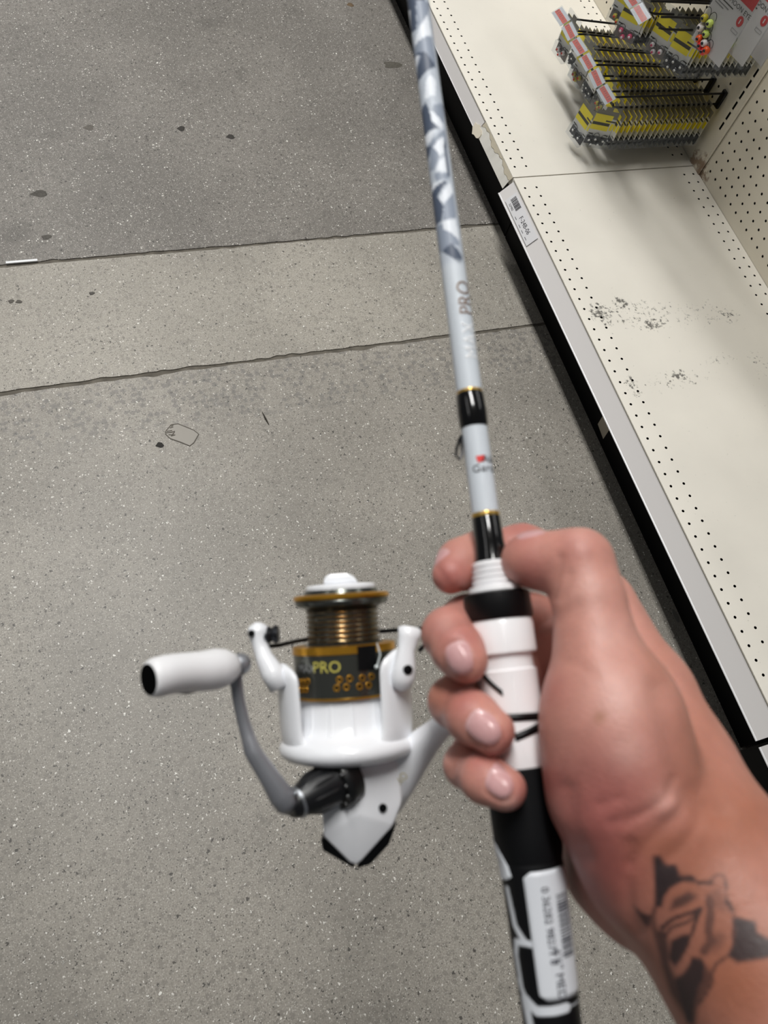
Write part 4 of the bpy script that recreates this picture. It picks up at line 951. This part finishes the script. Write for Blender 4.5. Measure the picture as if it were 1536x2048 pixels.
mb = MB(); mb.lathe(HC, HAW, [(84*SR, 28*SR), (85*SR, 30*SR), (90*SR, 29*SR), (91*SR, 26*SR)], 32, ref=EV); mb.build('shaft_ring', SIL, reel, smooth=True)
HE = np.asarray(RM @ (np.array(HC)-CPOS))+HA*(L_+6)*SR                # camera axes of the shaft's end
dE = HE[2]; pxE = 768+HE[0]/dE*FPX; pyE = 1024+HE[1]/dE*FPX
cp = [(pxE+6, pyE-4, dE, 24), (573, 1602, dE-.001, 28), (560, 1588, dE-.002, 25), (540, 1556, dE-.002, 21), (512, 1514, dE-.002, 18), (504, 1500, dE-.002, 17.5), (497, 1478, dE-.001, 14.5), (486, 1440, dE, 13), (477, 1400, dE, 12.5), (472, 1362, dE, 13), (471, 1338, dE, 15), (474, 1322, dE, 14), (476, 1312, dE, 6)]
mb = MB(); mb.tube([P(a, b, c_) for a, b, c_, r in cp], [r*c_/FPX for a, b, c_, r in cp], 18, flat=(1, .8), up=cdir((0, 0, -1))); mb.ball(P(481, 1328, dE+.001), 20*SR, 14); mb.build('crank_arm', mat('crank_steel', (158, 160, 166), .36, metal=.6), reel, smooth=True, angle=False)
mb = MB(); mb.ball(P(592, 1587, dE-.0052), 5*SR, 10); mb.build('crank_screw', SIL, reel, smooth=True)
# handle knob
kp = [(474, 1331, dE-.002, 20), (466, 1332, dE-.003, 27), (452, 1334, dE-.005, 36), (432, 1338, dE-.008, 41), (400, 1343, dE-.013, 40), (364, 1345, dE-.019, 39), (335, 1349, dE-.024, 40), (313, 1355, dE-.0275, 40), (303, 1358, dE-.0290, 37), (298, 1359, dE-.0297, 33)]
mb = MB(); mb.tube([P(a, b, c_) for a, b, c_, r in kp], [r*c_/FPX for a, b, c_, r in kp], 32); kb = mb.build('handle_knob', mat('white_knob', (240, 240, 242), .4, coat=.2), reel, smooth=True, angle=False)
ka = (P(*kp[-1][:3])-P(*kp[-2][:3])).normalized()
mb = MB(); mb.lathe(P(298, 1359, dE-.0297), ka, [(-6*SR, 25*SR), (1.6*SR, 25.5*SR), (1.8*SR, 22*SR)], 24, ref=EV); mb.build('end_cap', mat('end_cap_matte', (4, 4, 5), .9, spec=.05), kb, smooth=True)
mb = MB(); mb.tube([P(345, 1384, dE-.021), P(375, 1380, dE-.016), P(405, 1377, dE-.011)], [2*SR, 8*SR, 3*SR], 10); mb.build('finger_groove', mat('groove_grey', (96, 94, 96), .5), kb, smooth=True)

# ================================================================== HAND AND FOREARM (one continuous surface)
thumb = chain((1046, 1119, .304, 40), (1062, 1120, .302, 47), (1100, 1124, .299, 52), (1158, 1126, .294, 63), (1178, 1200, .288, 66), (1192, 1290, .283, 76), (1216, 1400, .279, 108), (1226, 1450, .277, 124))
palm = chain((1226, 1450, .277, 124), (1246, 1580, .275, 136), (1316, 1710, .275, 142), (1400, 1740, .274, 150)) \
     + chain((1218, 1225, .330, 58), (1296, 1390, .316, 80), (1352, 1520, .300, 96), (1420, 1680, .280, 140)) \
     + chain((1215, 1240, .338, 52), (1235, 1330, .336, 64), (1245, 1440, .328, 72), (1240, 1560, .318, 80)) \
     + chain((1225, 1300, .333, 60), (1105, 1285, .333, 50), (1085, 1345, .331, 50), (1230, 1390, .330, 62)) \
     + chain((1185, 1590, .312, 62), (1222, 1735, .300, 80), (1292, 1790, .290, 88), (1400, 1800, .280, 120)) \
     + chain((1400, 1740, .274, 150), (1500, 1880, .262, 176), (1680, 2140, .238, 240)) \
     + chain((1412, 1800, .280, 128), (1500, 1930, .268, 152), (1660, 2190, .246, 205))
index = chain((1210, 1195, .334, 54), (1120, 1120, .337, 49), (1045, 1100, .334, 49), (962, 1115, .330, 51), (925, 1128, .324, 49), (902, 1150, .316, 38))
middle = chain((1222, 1300, .338, 58), (1060, 1240, .336, 52), (935, 1243, .325, 51), (897, 1268, .306, 50), (915, 1298, .294, 49), (932, 1322, .289, 44))
ringf = chain((1232, 1410, .336, 58), (1065, 1372, .332, 51), (932, 1385, .320, 49), (908, 1403, .303, 48), (945, 1435, .288, 49), (984, 1463, .2815, 46))
pinky = chain((1235, 1510, .328, 54), (1075, 1490, .324, 46), (952, 1506, .313, 44), (934, 1530, .299, 43), (970, 1558, .283, 45), (1010, 1578, .2775, 43))
groups = [(.012, palm), (.006, thumb), (.004, index), (.004, middle), (.004, ringf), (.004, pinky)]
HV, HQ = field_surface(groups, .00085, [.001, .014, .003, .0012, .0012, .0012])
HV = relax(HV, HQ, 3)
def project(V): return 768+FPX*V[:,0]/V[:,2], 1024+FPX*V[:,1]/V[:,2]
NN = vnormals(HV, HQ)
if (NN*(HV-HV.mean(0))).sum() < 0: HQ = HQ[:, ::-1]; NN = -NN
px, py = project(HV); facing = -(NN*HV).sum(1)/np.linalg.norm(HV, axis=1)
fr_ = np.clip(facing*2.5, 0, 1)
def near_d(dmax): return HV[:,2] < dmax
disp = np.zeros(len(HV))
def crease(line, wid, dep, dmax=.31): disp[:] -= np.exp(-(segdist(px, py, line)/wid)**2)*dep*fr_*(HV[:,2] < dmax)
def swell(x, y, r, dep): disp[:] += np.exp(-((px-x)**2+(py-y)**2)/r**2)*dep*fr_*(HV[:,2] < .31)
crease([(1122, 1116), (1114, 1155), (1104, 1194)], 10, .0006); crease([(1140, 1150), (1124, 1196)], 9, .0004)
for line in ([(860, 1300), (880, 1262), (915, 1240)], [(872, 1420), (900, 1385), (930, 1368)], [(902, 1545), (922, 1515), (950, 1500)], [(870, 1130), (905, 1180)]): crease(line, 8, .0004, .33)
for ex_, ey_, dx_, dy_, L0, W0 in ((916, 1321, .45, .88, 37, 29), (968, 1462, .9, .44, 39, 31), (1000, 1575, .9, .44, 30, 26)):
    a_ = ((px-ex_)*dx_+(py-ey_)*dy_)/L0; b_ = (-(px-ex_)*dy_+(py-ey_)*dx_)/W0; q_ = (np.abs(a_)**2.6+np.abs(b_)**2.6)**(1/2.6)
    disp -= np.exp(-((q_-1.0)*W0/5)**2)*.0005*fr_*(HV[:,2] < .29)
for line, w_, d_ in (([(1352, 1560), (1322, 1598), (1278, 1628), (1225, 1646)], 12, .0005), ([(1340, 1590), (1300, 1622), (1250, 1652)], 8, .00035), ([(1362, 1618), (1325, 1655), (1290, 1692), (1262, 1730)], 13, .0005), ([(1400, 1640), (1370, 1682), (1330, 1725)], 14, .0004), ([(1236, 1596), (1200, 1610)], 12, .0003),
                     ([(1262, 1690), (1254, 1760), (1262, 1830), (1280, 1866)], 14, .0007), ([(1316, 1380), (1342, 1480), (1362, 1570), (1400, 1612), (1440, 1625)], 30, .0016), ([(1136, 1580), (1146, 1660), (1170, 1720)], 20, .0008), ([(1140, 1325), (1185, 1348)], 14, .0003), ([(1155, 1212), (1120, 1240)], 12, .0004)): crease(line, w_, d_)
swell(1185, 1320, 40, .0010); swell(1230, 1500, 80, .0015); swell(1165, 1095, 40, .0008); swell(1330, 1610, 26, .0012); swell(1300, 1570, 50, .0006); swell(1370, 1660, 45, .0010)
HV = HV+NN*disp[:,None]
# skin colour: the skin's own tone, redder over knuckles and palm, shade painted dark into the lower palm, browner on the back of the hand and arm, with the tattoo
SK = np.array(lin((202, 144, 130))); RED_SHADE = np.array(lin((170, 94, 90))); BROWN = np.array(lin((156, 94, 66))); PALE = np.array(lin((220, 176, 166)))
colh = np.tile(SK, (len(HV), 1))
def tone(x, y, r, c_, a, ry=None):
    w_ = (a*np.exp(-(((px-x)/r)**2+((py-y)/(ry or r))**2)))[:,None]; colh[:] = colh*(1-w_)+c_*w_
for x, y, r, a in ((900,1150,50,.7),(925,1280,45,.6),(880,1250,40,.4),(920,1400,45,.6),(960,1520,40,.5),(1190,1650,150,.75),(1220,1570,90,.3),(1180,1760,100,.6),(1060,1140,40,.5),(1110,1560,30,.5),(1100,1380,40,.4),(1150,1090,40,.35),(1240,1740,60,.5),(1040,1060,40,.6),(1010,1480,30,.5),(1040,1590,30,.4)): tone(x, y, r, RED_SHADE, a)
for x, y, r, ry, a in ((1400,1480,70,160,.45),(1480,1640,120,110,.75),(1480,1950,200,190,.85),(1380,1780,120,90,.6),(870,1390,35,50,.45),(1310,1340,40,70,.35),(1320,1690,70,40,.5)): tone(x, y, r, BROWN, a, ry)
for x, y, r, a in ((1240,1390,60,.5),(1255,1500,40,.45),(1180,1180,40,.35),(1225,1270,40,.35),(890,1245,20,.4),(1020,1610,20,.5),(1160,1068,25,.3),(1330,1600,30,.35)): tone(x, y, r, PALE, a)
tone(1201, 1435, 13, np.array(lin((168, 118, 92))), .7)
# tattoo, drawn in the photograph's crop (1180..1536 x 1640..2048) and carried onto the skin
tx, ty = (px-1180)/.2318, (py-1640)/.2318
ink = np.zeros(len(HV))
def soft(poly, a, e=14):
    i_ = inpoly(tx, ty, poly); d = segdist(tx, ty, poly+poly[:1]); ink[:] = np.maximum(ink, a*np.clip(np.where(i_, d, -d)/(2*e)+.6, 0, 1))
def stroke(line, w_, a): ink[:] = np.maximum(ink, a*np.clip((w_-segdist(tx, ty, line))/14+.4, 0, 1))
soft([(545,310),(600,310),(660,390),(740,385),(780,480),(880,480),(940,540),(800,530),(700,580),(640,660),(620,750),(560,750),(560,560)], .95)
stroke([(780,490),(880,490),(940,550),(1040,530),(1080,480),(1150,480),(1170,560),(1180,680),(1230,760),(1240,830)], 12, .85); stroke([(940,545),(1050,540)], 22, .8); stroke([(1170,700),(1230,780)], 20, .85)
soft([(370,750),(450,800),(540,830),(510,930),(470,910),(400,800)], .85); soft([(1240,830),(1430,880),(1440,970),(1536,1020),(1650,1060),(1650,1150),(1536,1190),(1270,1230),(1190,1170),(1250,1060)], .92)
soft([(700,1040),(800,990),(880,980),(850,1090),(800,1180),(740,1270),(680,1200)], .93); soft([(880,1180),(960,1190),(1000,1260),(980,1380),(940,1450),(900,1650),(900,1760),(840,1760),(740,1450),(720,1370),(800,1330),(860,1240)], .93)
soft([(720,680),(850,620),(930,660),(820,740),(690,780)], .78, 24); stroke([(620,930),(720,850),(900,790),(960,760)], 20, .9); stroke([(640,1020),(700,930),(840,880),(940,800)], 16, .9); stroke([(960,760),(900,900),(880,980)], 18, .9)
stroke([(1030,690),(1040,800),(1020,950),(1050,1050),(980,1130)], 40, .68); stroke([(1240,830),(1235,980),(1240,1080),(1190,1170),(1090,1240),(1050,1330),(1060,1400),(1000,1510),(930,1600)], 13, .85)
stroke([(560,760),(540,850),(560,960),(600,1100),(650,1250),(720,1370)], 26, .62); stroke([(580,980),(640,1150),(700,1320)], 30, .5); stroke([(1010,1300),(960,1420),(930,1540)], 26, .55); soft([(1000,1000),(1120,960),(1180,1000),(1120,1120),(980,1170)], .45, 40)
soft([(560,960),(640,940),(680,1080),(690,1260),(740,1400),(860,1760),(700,1500),(620,1250)], .8, 22); soft([(740,1380),(980,1300),(1010,1260),(1050,1330),(1050,1400),(990,1510),(930,1620),(900,1800),(820,1700)], .72, 20); soft([(980,640),(1120,580),(1160,700),(1180,800),(1060,760)], .38, 24)
soft([(640,660),(760,560),(940,570),(1080,500),(1170,560),(1200,760),(1240,900),(1240,1080),(1180,1180),(1060,1300),(1000,1480),(900,1640),(760,1450),(650,1250),(580,1050),(560,800)], .12, 20)
ink *= np.clip(facing*4+.6, 0, 1)*(HV[:,2] < .30)
colh = colh*(1-ink[:,None])+np.array(lin((38, 36, 40)))*ink[:,None]
HW = HV @ RM + CPOS
hand = empty('person_hand', c2w(camv(1700, 2200, .24)), 'right hand with a rose tattoo on the wrist gripping the rod, fingers wrapped round it', 'hand')
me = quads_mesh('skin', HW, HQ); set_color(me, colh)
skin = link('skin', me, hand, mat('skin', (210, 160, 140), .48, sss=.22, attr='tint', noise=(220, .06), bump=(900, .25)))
# nails sit on the fingertips and follow their curve
bvh = BVHTree.FromPolygons([Vector(v) for v in HW], [tuple(int(i) for i in q) for q in HQ])
NAIL = mat('nail', (206, 158, 154), .32, coat=.3, attr='tint')
def nail(x, y, d, tipdir, L_, W_, out=None):
    """centre pixel + depth, tip direction in picture, half sizes in px; out = outward direction in camera axes"""
    c = P(x, y, d); o_ = cdir(out if out is not None else -camv(x, y, 1)).normalized()
    t = cdir((tipdir[0], tipdir[1], tipdir[2] if len(tipdir) > 2 else 0)); t = (t-o_*t.dot(o_)).normalized(); s = t.cross(o_).normalized()
    vs = []; cs = []; sc = d/FPX; NR_, NA = 9, 28
    for i in range(NR_+1):
        for j in range(NA):
            r = i/NR_; th = math.tau*j/NA; ca, sa = math.cos(th), math.sin(th); e = 2.3 if ca > 0 else 2.9
            k_ = (abs(ca)**e+abs(sa)**e)**(-1/e); a, b = r*k_*ca, r*k_*sa
            q = c+t*(a*L_*sc)+s*(b*W_*(1-.06*a)*sc)
            h = bvh.ray_cast(q+o_*.010, -o_, .03)
            if h[0] is None: h = bvh.ray_cast(q+o_*.010+s*.00007+t*.00005, -o_, .03)
            if h[0] is None: h = bvh.find_nearest(q)
            p = h[0]+h[1]*(.00055*(1-r**5)-.00015) if h[0] else q
            vs.append(p); w_ = max(0, (a-.80)/.2)*.6; m_ = max(0, (-a-.55)/.45)*.5
            cs.append((np.array(lin((206, 158, 158)))*(1-w_)+np.array(lin((222, 196, 188)))*w_)*(1-m_)+np.array(lin((218, 184, 182)))*m_)
    fs = [(i*NA+j, i*NA+(j+1) % NA, (i+1)*NA+(j+1) % NA, (i+1)*NA+j) for i in range(NR_) for j in range(NA)]
    mb = MB(); mb.add(vs, fs); o = mb.build('fingernail', NAIL, hand, smooth=True, angle=False); set_color(o.data, np.array(cs))
nail(916, 1321, .281, (.45, .88), 36, 28, (-.35, .05, -1)); nail(968, 1462, .274, (.85, .42), 38, 30, (-.12, .12, -1)); nail(1000, 1575, .270, (.85, .42), 29, 25, (-.12, .15, -1))
nail(1062, 1082, .300, (-1, .08, .1), 30, 24, (-.05, -1, -.18)); nail(884, 1118, .318, (-.5, .85, -.2), 24, 20, (-.95, -.5, .12))
